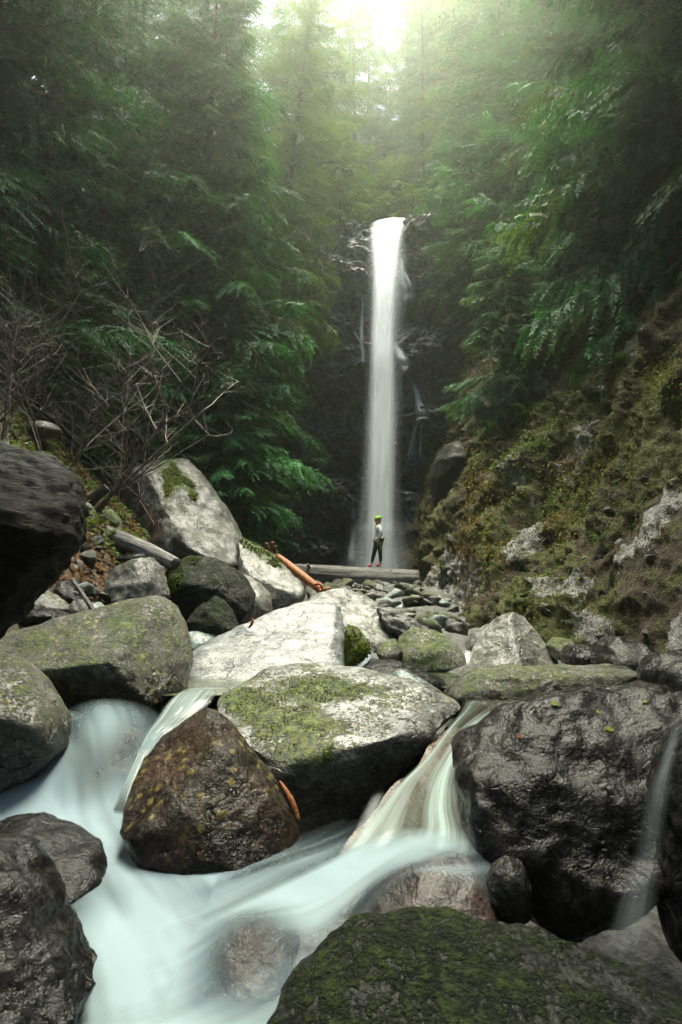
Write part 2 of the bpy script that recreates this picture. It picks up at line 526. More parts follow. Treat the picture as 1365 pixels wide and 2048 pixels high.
# big ledges seen beside the fall
def blob(px, py, sx_, sz_, amt):
    c = at(px, py, 24.5)
    P[:, 1] -= amt * np.exp(-((P[:, 0] - c[0]) / sx_) ** 2 - ((P[:, 2] - c[2]) / sz_) ** 2)
blob(850, 700, 1.6, .7, .55); blob(870, 840, 1.3, 1.0, .9); blob(840, 560, 1.4, .8, .5); blob(850, 625, 1.8, .5, -.7)
blob(660, 1010, 1.1, .9, .5); blob(690, 900, .8, 1, .3); blob(700, 560, .8, .9, .4); blob(640, 1110, 1.5, .5, .5)
P[:, 1] += np.where(capk > 0, capk * 0.28, 0)
P[:, 2] += np.where(capk > 0, capk * 0.015 + 0.12 * fbm(P * 1.7, 3), 0)
s = NT('wet black cliff rock')
co = s.coord('Object', rnd=False)
n1 = s.noise(co, 0.8, 6, 0.65); n2 = s.noise(co, 5, 6, 0.65); n3 = s.noise(co, 22, 4, 0.65)
col = s.mix(s.ramp(n2, 0.35, 0.7), (0.024, 0.024, 0.027), (0.25, 0.245, 0.255))
col = s.mix(s.ramp(n1, 0.54, 0.68), col, (0.07, 0.035, 0.022))
col = s.mix(s.math('MULTIPLY', s.ramp(s.noise(co, 1.1, 5, 0.7), 0.52, 0.66), s.attr('moss')), col, (0.028, 0.04, 0.010))
col = s.mix(s.ramp(s.noise(co, 1.7, 6, 0.7), 0.60, 0.70), col, (0.42, 0.42, 0.42))
h = s.math('ADD', n2, s.math('MULTIPLY', n3, 0.5))
M['cliff'] = s.done(s.principled(Base_Color=col, Roughness=s.ramp(n3, 0.3, 0.7, 0.18, 0.5), Normal=s.bump(h, 1.0, 0.12)))
mossc = sstep(1.2, 3.0, np.abs(P[:, 0] - LX)) * sstep(0, 10, P[:, 2]) * 0.8 + 0.1
CLIFF = P.reshape(nx, nz + ncap, 3)
o = link('cliff', mesh_np('cliff', P, grid_faces(nx, nz + ncap), attrs={'moss': mossc}), mat=M['cliff'])
tag(o, kind='structure')

def cliff_y(px, py):
    """distance of the cliff surface seen at a pixel"""
    if not hasattr(cliff_y, 'u'):
        cliff_y.u, cliff_y.v = pix(CLIFF[:, :nz])
    d = (cliff_y.u - px) ** 2 + (cliff_y.v - py) ** 2
    k = np.unravel_index(np.argsort(d.ravel())[:40], d.shape)
    return float(CLIFF[:, :nz, 1][k].min())

# ------------------------------------------------------------------ mossy rock slope on the right
Bp = [(1620, 1560, 2.6), (1480, 1450, 3.6), (1365, 1400, 4.9), (1240, 1350, 6.4), (1130, 1322, 7.9), (1000, 1300, 9.4), (900, 1272, 12), (850, 1238, 15), (818, 1205, 18), (802, 1176, 20.5),
      (798, 1165, 22), (800, 1160, 25)]
Tp = [(1750, 420, 6.5), (1560, 470, 8.5), (1390, 505, 10.5), (1270, 535, 12.8), (1190, 550, 15), (1125, 560, 17), (1075, 560, 19), (1035, 562, 21), (1000, 566, 22.5), (975, 580, 23.5),
      (968, 590, 25), (966, 596, 27)]
ns_, nt_, ne_ = 430, 330, 60
Bc = catmull(np.array([at(*p) for p in Bp]), ns_)
Tc = catmull(np.array([at(*p) for p in Tp]), ns_)
t = np.linspace(0, 1, nt_)
S = Bc[:, None] * (1 - t)[None, :, None] + Tc[:, None] * t[None, :, None]
S0 = Bc - np.array([0, 0, 0.5]); 
k = np.linspace(0, 1, ne_)[None, 1:, None]
out = Tc - Bc; out[:, 2] = 0; out /= np.linalg.norm(out, axis=1, keepdims=True) + 1e-6
out = out * 0.6 + np.array([0.75, 0.1, 0]); out /= np.linalg.norm(out, axis=1, keepdims=True)
ext = Tc[:, None] + k ** 1.5 * (out[:, None] * 26 + np.array([0, 0, 17.0]))
S = np.concatenate([S, ext], 1)
nt2 = S.shape[1]
Pf = S.reshape(-1, 3)
F4 = grid_faces(ns_, nt2)
N = vnormals(Pf, F4)
if N[len(N) // 2, 1] > 0: N = -N
rough_ = 0.55 * fbm(Pf * 0.45, 4) + 0.42 * ridged(Pf * [0.8, 0.8, 0.55], 4, 0.55) + 0.12 * fbm(Pf * 3.3, 3) + 0.05 * ridged(Pf * 7, 2)
cu, cv = pix(Pf)
amp_ = np.clip((Pf[:, 1] - 2) / 8, 0.35, 1)
Pf = Pf + N * ((rough_ - 0.2) * amp_)[:, None]
# bare pale rock patches, and greener moss, where the photograph shows them
def patches(lst, u, v):
    a = np.zeros(len(u))
    for (px, py, rx, ry, ang) in lst:
        c_, s_ = math.cos(rad(ang)), math.sin(rad(ang))
        du, dv = u - px, v - py
        a = np.maximum(a, np.exp(-(((du * c_ + dv * s_) / rx) ** 2 + ((-du * s_ + dv * c_) / ry) ** 2)))
    return a
bare = patches([(1042, 1065, 26, 75, 5), (1030, 950, 16, 26, 0), (965, 650, 14, 50, 15), (1205, 770, 30, 45, 30), (1150, 870, 30, 70, 40), (1120, 900, 25, 50, 45),
                (1285, 690, 18, 60, 10), (1300, 1050, 28, 110, 35), (1130, 1180, 60, 30, -20), (1190, 1260, 50, 40, 0), (985, 1320, 50, 40, 0), (890, 1200, 50, 60, 0),
                (1000, 690, 40, 40, 0), (880, 840, 14, 60, 20), (940, 1140, 40, 50, 0), (1330, 1250, 40, 60, 20), (1060, 760, 30, 20, 0)], cu, cv)
green = patches([(1065, 1225, 45, 35, 0), (1120, 830, 60, 50, 30), (1330, 780, 40, 60, 0), (1150, 1250, 70, 50, 0), (1030, 1000, 20, 40, 0), (980, 1120, 30, 60, 0), (1010, 1080, 30, 30, 0),
                 (1230, 870, 120, 60, 30), (1100, 1000, 60, 60, 0), (1200, 620, 90, 40, 20), (900, 1120, 30, 90, 10)], cu, cv)
s = NT('mossy rock face')
co = s.coord('Object', rnd=False)
n1 = s.noise(co, 0.9, 6, 0.65); n2 = s.noise(co, 6, 6, 0.7); n3 = s.noise(co, 24, 4, 0.7); n4 = s.noise(co, 2.2, 6, 0.7)
rockc = s.mix(s.ramp(n2, 0.35, 0.65), (0.05, 0.048, 0.044), (0.33, 0.325, 0.31))
soil = s.mix(s.ramp(n3, 0.35, 0.65), (0.014, 0.008, 0.004), (0.075, 0.042, 0.016))
mossb = s.mix(s.ramp(n3, 0.3, 0.7), (0.020, 0.026, 0.004), (0.110, 0.120, 0.012))
col = s.mix(s.ramp(s.math('ADD', n4, s.math('MULTIPLY', s.attr('green'), 0.22)), 0.47, 0.60), soil, mossb)
bm_ = s.math('ADD', s.math('MULTIPLY', s.attr('bare'), 0.30), s.math('ADD', s.math('MULTIPLY', n1, 0.45), s.math('MULTIPLY', n2, 0.55)))
bk = s.ramp(bm_, 0.635, 0.70)
col = s.mix(bk, col, rockc)
h = s.math('ADD', n2, s.math('MULTIPLY', n3, 0.6))
M['slope'] = s.done(s.principled(Base_Color=col, Roughness=s.ramp(bk, 0, 1, 0.9, 0.45), Normal=s.bump(h, 1.0, 0.10)))
SLOPE = Pf.reshape(ns_, nt2, 3)
SLOPEN = N.reshape(ns_, nt2, 3)
o = link('hillside', mesh_np('hillside', Pf, F4, attrs={'bare': bare, 'green': green}), mat=M['slope'])
tag(o, kind='structure')
SLu, SLv = pix(SLOPE[:, :nt_])
def slope_pt(px, py):
    d = (SLu - px) ** 2 + (SLv - py) ** 2
    k = np.unravel_index(np.argmin(d), d.shape)
    return SLOPE[k], SLOPEN[k]
def ground_pt(x, y):
    return np.array([x, y, float(ground(x, y))])

# ------------------------------------------------------------------ water
def ribbon(name, secs, mat, nu=60, nv=90, crown=0.06, feather=0.22, uvs=(1, 1), body=None, endfade=(0.0, 0.0), wob=0.0, lanes=None):
    """sheet between a left and a right edge: secs = (pxl,pyl,Yl, pxr,pyr,Yr, amount)"""
    L = catmull([at(*q[:3]) for q in secs], nv)
    R = catmull([at(*q[3:6]) for q in secs], nv)
    A = np.interp(np.linspace(0, len(secs) - 1, nv), range(len(secs)), [q[6] for q in secs])
    u = np.linspace(0, 1, nu)
    P = L[:, None] * (1 - u)[None, :, None] + R[:, None] * u[None, :, None]
    w = np.linalg.norm(R - L, axis=1)
    T = np.gradient((L + R) / 2, axis=0); W = R - L
    Nn = np.cross(W, T); Nn /= np.linalg.norm(Nn, axis=1, keepdims=True) + 1e-9
    Nn = np.where(((Nn[:, 1] - Nn[:, 2]) > 0)[:, None], -Nn, Nn)
    P = P + Nn[:, None] * (crown * w[:, None] * np.clip(np.linspace(0, 1, nv) * 6, 0.1, 1)[:, None] * (1 - (2 * u - 1) ** 2)[None, :])[..., None]
    v = np.concatenate([[0], np.cumsum(np.linalg.norm(np.diff((L + R) / 2, axis=0), axis=1))])
    edge = sstep(0, feather, np.minimum(u, 1 - u))
    am = A[:, None] * edge[None, :]
    if lanes: am = am * np.interp(u[None, :] + .06 * np.sin(np.linspace(0, 5, nv))[:, None], [q[0] for q in lanes], [q[1] for q in lanes])
    vv = np.linspace(0, 1, nv)
    if endfade[0]: am *= sstep(0, endfade[0], vv)[:, None]
    if endfade[1]: am *= sstep(0, endfade[1], 1 - vv)[:, None]
    UV = np.stack([np.broadcast_to(u[None], am.shape) * uvs[0], np.broadcast_to(v[:, None], am.shape) * uvs[1]], -1)
    P = P.reshape(-1, 3)
    if wob:
        P = P + (fbm(np.stack([UV[..., 0].ravel() * 9, UV[..., 1].ravel() * 1.2, np.full(am.size, len(secs))], -1), 3) * wob)[:, None] * np.repeat(Nn, nu, 0)
    at_ = {'amount': am.ravel()}
    at_['body'] = (np.full(am.size, body) * edge[None, :].repeat(nv, 0).ravel() ** .5) if body is not None else np.zeros(am.size)
    o = link(name, mesh_np(name, P, grid_faces(nv, nu), attrs=at_, uv=UV.reshape(-1, 2)), mat=mat)
    return tag(o, kind='structure')

M['fall'] = silk_mat('falling water', (0.93, 0.96, 0.97), streak=0.0, su=9, sv=0.10, drops=2.2)
M['veil'] = silk_mat('thin water veil', (0.86, 0.93, 0.94), streak=0.35, su=9, sv=0.25, drops=2.2)
M['silk'] = silk_mat('silky white water', (0.43, 0.56, 0.62), streak=0.1, su=3.2, sv=0.45)
M['spill'] = silk_mat('streaked water', (0.52, 0.63, 0.64), streak=0.6, su=9, sv=0.3, tint=(0.05, 0.06, 0.025))
M['chute'] = silk_mat('streaked water over brown rock', (0.50, 0.62, 0.60), streak=0.75, su=12, sv=0.30, tint=(0.040, 0.036, 0.018))

# the waterfall: one core sheet and softer sheets round it, each at its own distance in front of the rock
wf = bpy.data.objects.new('waterfall', None); COL.objects.link(wf); wf.location = (LX, 24.5, 0.8)
tag(wf, 'tall white waterfall dropping down the dark cliff', kind='structure')
YT = 25.3
def wsheet(name, rows, mat, **k):
    o = ribbon(name, rows, mat, **k)
    del o['kind']
    o.parent = wf; o.matrix_parent_inverse = Matrix.Translation(wf.location).inverted()
    return o
wsheet('water_sheet', [(738, 445, 28, 862, 440, 28, .5), (737, 449, 26.2, 845, 445, 26.2, .8), (737, 458, 24.9, 816, 458, 24.9, 1.1), (741, 500, 23.7, 803, 500, 23.7, 1.4), (741, 560, 23.1, 799, 560, 23.1, 1.4), (738, 680, 22.5, 793, 680, 22.5, 1.4),
                       (735, 760, 22.2, 795, 760, 22.2, 1.4), (731, 900, 21.8, 794, 900, 21.8, 1.4), (727, 1050, 21.5, 793, 1050, 21.5, 1.3), (721, 1160, 21.4, 799, 1160, 21.4, 1.2)], M['fall'], nu=50, nv=160, crown=.14, feather=.42, wob=.02)
wsheet('water_sheet', [(730, 470, 24.1, 812, 462, 24.1, .5), (728, 560, 23.0, 822, 560, 23.0, .32), (724, 690, 22.3, 815, 690, 22.3, .4), (722, 800, 22.0, 812, 800, 22.0, .45), (714, 950, 21.5, 808, 950, 21.5, .5), (702, 1080, 21.2, 814, 1080, 21.2, .7),
                       (688, 1165, 21.1, 827, 1165, 21.1, .85)], M['veil'], nu=60, nv=120, crown=.10, feather=.5)
wsheet('spray', [(690, 1040, 21.0, 830, 1040, 21.0, .0), (680, 1090, 20.95, 842, 1090, 20.95, .3), (668, 1135, 20.9, 850, 1135, 20.9, .5), (660, 1172, 20.9, 856, 1172, 20.9, .6)], M['veil'], nu=50, nv=50, crown=.06, feather=.5)
def strand(px_pts, w, a, mat=None, n=40):
    rows = []
    for (x, y, ww) in px_pts:
        Y = cliff_y(x, y) - 0.12
        rows.append((x - ww * .6, y, Y, x + ww * .6, y, Y, a * .8))
    return wsheet('water_strand', rows, mat or M['veil'], nu=18, nv=n, crown=.05, feather=.5, endfade=(.15, .2))
strand([(803, 510, 10), (806, 560, 14), (812, 590, 20), (800, 640, 30)], 10, .8)
strand([(806, 540, 10), (822, 575, 12), (826, 620, 10)], 10, .5)
strand([(787, 680, 12), (806, 720, 26), (818, 750, 18), (832, 780, 16), (838, 805, 18), (846, 830, 24)], 1, .85)
strand([(850, 832, 30), (834, 850, 14), (824, 880, 10), (816, 930, 10)], 1, .8)
strand([(846, 845, 8), (842, 880, 8), (840, 920, 8)], 1, .55)
strand([(832, 850, 6), (828, 890, 8), (826, 930, 8)], 1, .45)
strand([(727, 600, 8), (724, 640, 10), (724, 690, 9)], 1, .6)
strand([(722, 585, 20), (730, 620, 8)], 1, .4)
strand([(705, 660, 10), (724, 690, 10), (727, 730, 8)], 1, .45)
strand([(707, 1010, 12), (706, 1060, 14), (702, 1130, 20)], 1, .7)
strand([(815, 980, 24), (820, 1040, 26), (822, 1110, 26)], 1, .4)
strand([(800, 985, 30), (830, 988, 34), (834, 1010, 16), (828, 1060, 14)], 1, .4)

# mist where the fall lands: soft upright puffs of spray
def puff(px, py, Y, rx, rz, a):
    c = at(px, py, Y)
    V, F = ico(4)
    n_ = fbm(V * 1.6 + px, 3)
    P = V * [rx, rx * .5, rz] * (1 + .2 * n_)[:, None] + c
    return P, F
# pools and the silky stream in front
def height_sheet(name, cps, x0, x1, y0, y1, step, mat, sig=0.22, ampl=1.0, uvdir=None, cut=0.02):
    Cp = np.array([at(*c[:3]) for c in cps]); A = np.array([c[3] for c in cps])
    xs = np.arange(x0, x1, step); ys = np.arange(y0, y1, step)
    X, Y = np.meshgrid(xs, ys, indexing='ij')
    G = np.stack([X.ravel(), Y.ravel()], -1)
    def rbf(val, reg):
        D = np.linalg.norm(Cp[:, None, :2] - Cp[None, :, :2], axis=2)
        K = np.sqrt(D ** 2 + sig ** 2)
        m = val.mean()
        w = np.linalg.solve(K - reg * np.eye(len(Cp)), val - m)
        out = np.empty(len(G))
        for i in range(0, len(G), 20000):
            d = np.linalg.norm(G[i:i + 20000, None] - Cp[None, :, :2], axis=2)
            out[i:i + 20000] = np.sqrt(d ** 2 + sig ** 2) @ w + m
        return out
    z = rbf(Cp[:, 2], 0.02)
    a = np.clip(rbf(A, 0.02), 0, 1) * ampl
    dmin = np.full(len(G), 9.)
    for c in Cp: dmin = np.minimum(dmin, np.hypot(G[:, 0] - c[0], G[:, 1] - c[1]))
    a = a * sstep(0.75, 0.40, dmin)
    # streaks along the flow: down-right on the left side, down-left on the right side
    def band(dx, dy):
        al = G @ np.array([dx, dy]); ac = G @ np.array([-dy, dx])
        return fbm(np.stack([ac * 4.2 + .25 * vnoise(np.stack([G[:, 0] * 1.5, G[:, 1] * 1.5, al * 0], -1)), al * .55, al * 0 + 3], -1), 4, .55)
    wl = sstep(-.2, -1.0, G[:, 0])
    fine = np.where(wl > .5, fbm(np.stack([G @ np.array([.83, .55]) * 17, G @ np.array([.55, -.83]) * .8, G[:, 0] * 0], -1), 2), fbm(np.stack([G @ np.array([.5, -.86]) * 17, G @ np.array([-.86, -.5]) * .8, G[:, 0] * 0 + 9], -1), 2))
    bd = band(.55, -.83) * wl + band(-.86, -.5) * (1 - wl)
    a = np.clip(a, 0, 1) ** 1.2 * np.clip(0.80 + 1.15 * bd + 0.22 * fine, 0.18, 1.1)
    a = np.clip(a, 0, .97)
    P = np.stack([G[:, 0], G[:, 1], z], -1)
    uv = np.stack([G @ np.array(uvdir[0]), G @ np.array(uvdir[1])], -1)
    F = grid_faces(len(xs), len(ys))
    keep = a[F].max(1) > cut
    F = F[keep]
    used = np.unique(F); rm = np.full(len(P), -1); rm[used] = np.arange(len(used))
    o = link(name, mesh_np(name, P[used], rm[F], attrs={'amount': a[used], 'body': np.zeros(len(used))}, uv=uv[used]), mat=mat)
    return tag(o, kind='structure')

cps = [  # px, py, distance, amount of water
    (-160, 1620, 4.0, 1), (-60, 1610, 4.0, 1), (20, 1605, 4.0, 1), (90, 1610, 3.95, 1), (160, 1618, 3.9, 1),
    (40, 1570, 4.1, .8), (-40, 1560, 4.15, .4), (60, 1540, 4.25, .6), (100, 1500, 4.35, .75), (140, 1462, 4.45, .8), (185, 1432, 4.52, .8), (230, 1424, 4.55, .75), (275, 1440, 4.52, .6),
    (110, 1560, 4.1, .85), (150, 1540, 4.15, .75), (190, 1500, 4.28, .75), (210, 1460, 4.42, .85), (250, 1480, 4.32, .35), (245, 1530, 4.18, .20), (215, 1570, 4.08, .45), (160, 1580, 4.03, .75), (200, 1605, 3.95, .95),
    (300, 1450, 4.45, .2), (276, 1500, 4.2, .75), (262, 1550, 4.05, .85), (240, 1610, 3.9, .95), (225, 1650, 3.7, 1),
    (0, 1640, 3.8, .9), (-120, 1650, 3.8, .9), (120, 1650, 3.75, 1), (180, 1690, 3.5, .9), (250, 1700, 3.45, 1), (320, 1735, 3.25, 1), (390, 1765, 3.12, 1), (450, 1765, 3.12, 1), (520, 1740, 3.18, 1), (600, 1722, 3.2, 1), (680, 1705, 3.25, .9),
    (210, 1760, 3.12, .85), (150, 1790, 3.0, .2), (280, 1800, 3.0, 1), (360, 1830, 2.9, 1), (450, 1820, 2.92, 1), (540, 1780, 3.02, .95), (180, 1850, 2.75, .85), (120, 1870, 2.7, .3), (260, 1880, 2.66, 1), (350, 1900, 2.6, 1), (420, 1890, 2.62, .8),
    (200, 1950, 2.45, .95), (300, 1970, 2.4, 1), (400, 1960, 2.42, .8), (480, 1980, 2.36, .75), (540, 1960, 2.4, .85), (150, 2020, 2.28, .9), (250, 2048, 2.2, .9), (400, 2048, 2.2, .8), (520, 2048, 2.2, .75), (600, 2040, 2.2, .7),
    (300, 2200, 1.85, .9), (500, 2200, 1.85, .8), (100, 2180, 1.9, .8), (640, 2160, 1.95, .7),
    (480, 1825, 2.72, .35), (520, 1860, 2.52, -.1), (470, 1890, 2.44, -.35), (520, 1920, 2.38, -.35), (570, 1890, 2.44, .1), (455, 1950, 2.38, .15), (600, 1840, 2.72, .8), (640, 1800, 2.85, .95), (600, 1900, 2.52, .8), (570, 1950, 2.4, .85),
    (700, 1760, 2.95, .95), (760, 1710, 3.08, .85), (820, 1690, 3.12, .9), (880, 1685, 3.12, .9), (930, 1700, 3.08, .75), (970, 1730, 3.0, .5), (1000, 1770, 2.9, .15),
    (680, 1850, 2.66, .75), (740, 1790, 2.62, .3), (760, 1830, 2.46, -.1), (840, 1760, 2.62, -.1), (900, 1770, 2.62, -.1), (840, 1820, 2.46, -.3), (940, 1800, 2.55, -.2), (700, 1900, 2.5, .3), (1000, 1830, 2.7, .0), (1050, 1780, 2.9, 0),
    (0, 1500, 4.4, 0), (40, 1470, 4.5, 0), (95, 1432, 4.62, 0), (150, 1408, 4.7, 0), (235, 1398, 4.75, 0), (300, 1415, 4.7, 0), (-100, 1530, 4.3, 0), (330, 1440, 4.55, 0),
    (800, 1600, 3.7, 0), (880, 1620, 3.6, 0), (930, 1560, 3.9, 0), (760, 1560, 3.85, 0), (850, 1650, 3.35, 0), (780, 1665, 3.33, .1), (900, 1662, 3.28, 0), (720, 1620, 3.65, 0), (650, 1640, 3.7, 0), (600, 1670, 3.6, 0), (940, 1650, 3.4, .1),
    (400, 1690, 3.7, .3), (500, 1690, 3.6, .2)]
height_sheet('stream', cps, -3.2, 1.2, 1.6, 4.9, 0.018, M['silk'], uvdir=((0.75, 0.66), (-0.66, 0.75)))

# upper pool feeding both chutes
s = NT('dark green pool water')
uvn = s.noise(s.coord('Object', rnd=False, scale=(1, 4, 1)), 1.5, 3)
s_sh = s.principled(Base_Color=s.mix(s.ramp(uvn, .4, .65), (0.02, 0.028, 0.012), (0.10, 0.12, 0.07)), Roughness=0.12)
M['pool'] = s.done(s_sh)
pl = at(1000, 1404, 4.95)
xs_ = np.linspace(-3.5, 3.4, 60); ys_ = np.linspace(4.90, 9.0, 60)
Xp, Yp = np.meshgrid(xs_, ys_, indexing='ij')
Zp = np.full(Xp.size, float(pl[2])) + 0.012 * fbm(np.stack([Xp.ravel() * 1.4, Yp.ravel() * 2.2, Xp.ravel() * 0], -1), 3) + 0.0 * Yp.ravel()
keep = (((Xp > 0.95) & (Yp > 4.98)) | ((Xp < -.75) & (Yp > 5.22)) | (Yp > 5.7)).ravel()
F = grid_faces(60, 60); F = F[keep[F].all(1)]
o = link('pool_water', mesh_np('pool_water', np.stack([Xp.ravel(), Yp.ravel(), Zp], -1), F), mat=M['pool'])
tag(o, kind='structure')
# plunge pool under the log
Xp, Yp = np.meshgrid(np.linspace(-3, 5, 30), np.linspace(19.0, 25, 24), indexing='ij')
zq = float(at(760, 1180, 21.5)[2])
o = link('plunge_pool_water', mesh_np('plunge_pool_water', np.stack([Xp.ravel(), Yp.ravel(), np.full(Xp.size, zq) + .02 * fbm(np.stack([Xp.ravel(), Yp.ravel(), 0 * Xp.ravel()], -1) * 2, 2)], -1),
                                       grid_faces(30, 24), attrs={'amount': np.full(Xp.size, .9), 'body': np.zeros(Xp.size)}, uv=np.stack([Xp.ravel(), Yp.ravel()], -1)), mat=M['silk'])
tag(o, kind='structure')

chute_secs = [(925, 1402, 4.98, 1100, 1402, 5.0, .12), (918, 1425, 4.72, 1030, 1425, 4.74, .30), (890, 1462, 4.42, 968, 1455, 4.45, .62), (850, 1515, 4.10, 940, 1505, 4.15, .80), (800, 1562, 3.85, 930, 1560, 3.88, .85), (755, 1612, 3.62, 940, 1620, 3.6, .85),
              (715, 1660, 3.42, 965, 1680, 3.35, .9), (660, 1725, 3.2, 960, 1720, 3.2, .75), (600, 1790, 2.98, 900, 1760, 3.0, .35)]
ribbon('stream', chute_secs, M['chute'], nu=70, nv=120, crown=.05, feather=.12, body=.62, endfade=(0, .2), wob=.006, lanes=[(0, .9), (.14, 1.0), (.26, .55), (.36, .12), (.46, .10), (.55, .6), (.66, 1.15), (.78, .75), (.88, .25), (1, .5)])
ribbon('stream', [(745, 1585, 3.75, 775, 1580, 3.75, .15), (720, 1630, 3.52, 765, 1625, 3.55, .25), (690, 1690, 3.3, 750, 1680, 3.3, .2), (660, 1730, 3.18, 720, 1720, 3.2, .3)], M['veil'], nu=24, nv=50, crown=.04, feather=.5, endfade=(.2, .35))
ribbon('stream', [(372, 1376, 5.25, 470, 1376, 5.25, .15), (352, 1388, 5.0, 440, 1384, 5.0, .35), (330, 1410, 4.8, 425, 1402, 4.82, .75), (310, 1440, 4.62, 400, 1430, 4.66, .7), (290, 1470, 4.45, 340, 1470, 4.45, .6), (272, 1510, 4.2, 312, 1500, 4.22, .75),
                  (250, 1560, 4.0, 285, 1560, 4.0, .8), (225, 1620, 3.85, 262, 1630, 3.8, .8)], M['spill'], nu=40, nv=90, crown=.10, feather=.18, body=.55, endfade=(0, .15), wob=.004)
ribbon('stream', [(1345, 1430, 2.62, 1385, 1430, 2.62, .3), (1318, 1520, 2.58, 1352, 1520, 2.58, .38), (1285, 1600, 2.54, 1345, 1600, 2.54, .22), (1265, 1700, 2.50, 1330, 1700, 2.50, .16), (1225, 1810, 2.46, 1320, 1810, 2.46, .28), (1190, 1930, 2.42, 1310, 1930, 2.42, .22)],
       M['veil'], nu=30, nv=60, crown=.03, feather=.5, endfade=(.15, .15))
ribbon('stream', [(922, 1298, 7.55, 950, 1298, 7.55, .35), (918, 1318, 7.35, 948, 1318, 7.35, .5), (904, 1350, 7.1, 940, 1345, 7.1, .5), (890, 1385, 6.8, 930, 1375, 6.8, .3)], M['veil'], nu=20, nv=30, crown=.1, feather=.5, endfade=(.3, .3))
ribbon('stream', [(735, 1300, 7.9, 752, 1300, 7.9, .5), (722, 1325, 7.5, 745, 1322, 7.5, .5), (700, 1345, 7.2, 735, 1340, 7.2, .4)], M['silk'], nu=14, nv=24, crown=.1, feather=.4, endfade=(.2, .3))

# rock bed below the right chute, brown and wet
bed = []
for q in chute_secs[1:]: bed.append((q[0] - 25, q[1] + 12, q[2] + .10, q[3] + 25, q[4] + 12, q[5] + .10, 1))
L = catmull([at(*q[:3]) for q in bed], 90); R = catmull([at(*q[3:6]) for q in bed], 90)
u = np.linspace(0, 1, 60)
P = (L[:, None] * (1 - u)[None, :, None] + R[:, None] * u[None, :, None]).reshape(-1, 3)
P[:, 2] += -0.06 + 0.07 * fbm(P * 3, 4)
M['bed'] = rock_mat('brown stream bed rock', (0.03, 0.018, 0.010), (0.14, 0.085, 0.05), moss=0, rough=(0.2, 0.4), brown=.4)
o = link('stream_bed_rock', mesh_np('stream_bed_rock', P, grid_faces(90, 60)), mat=M['bed'])
tag(o, kind='structure')

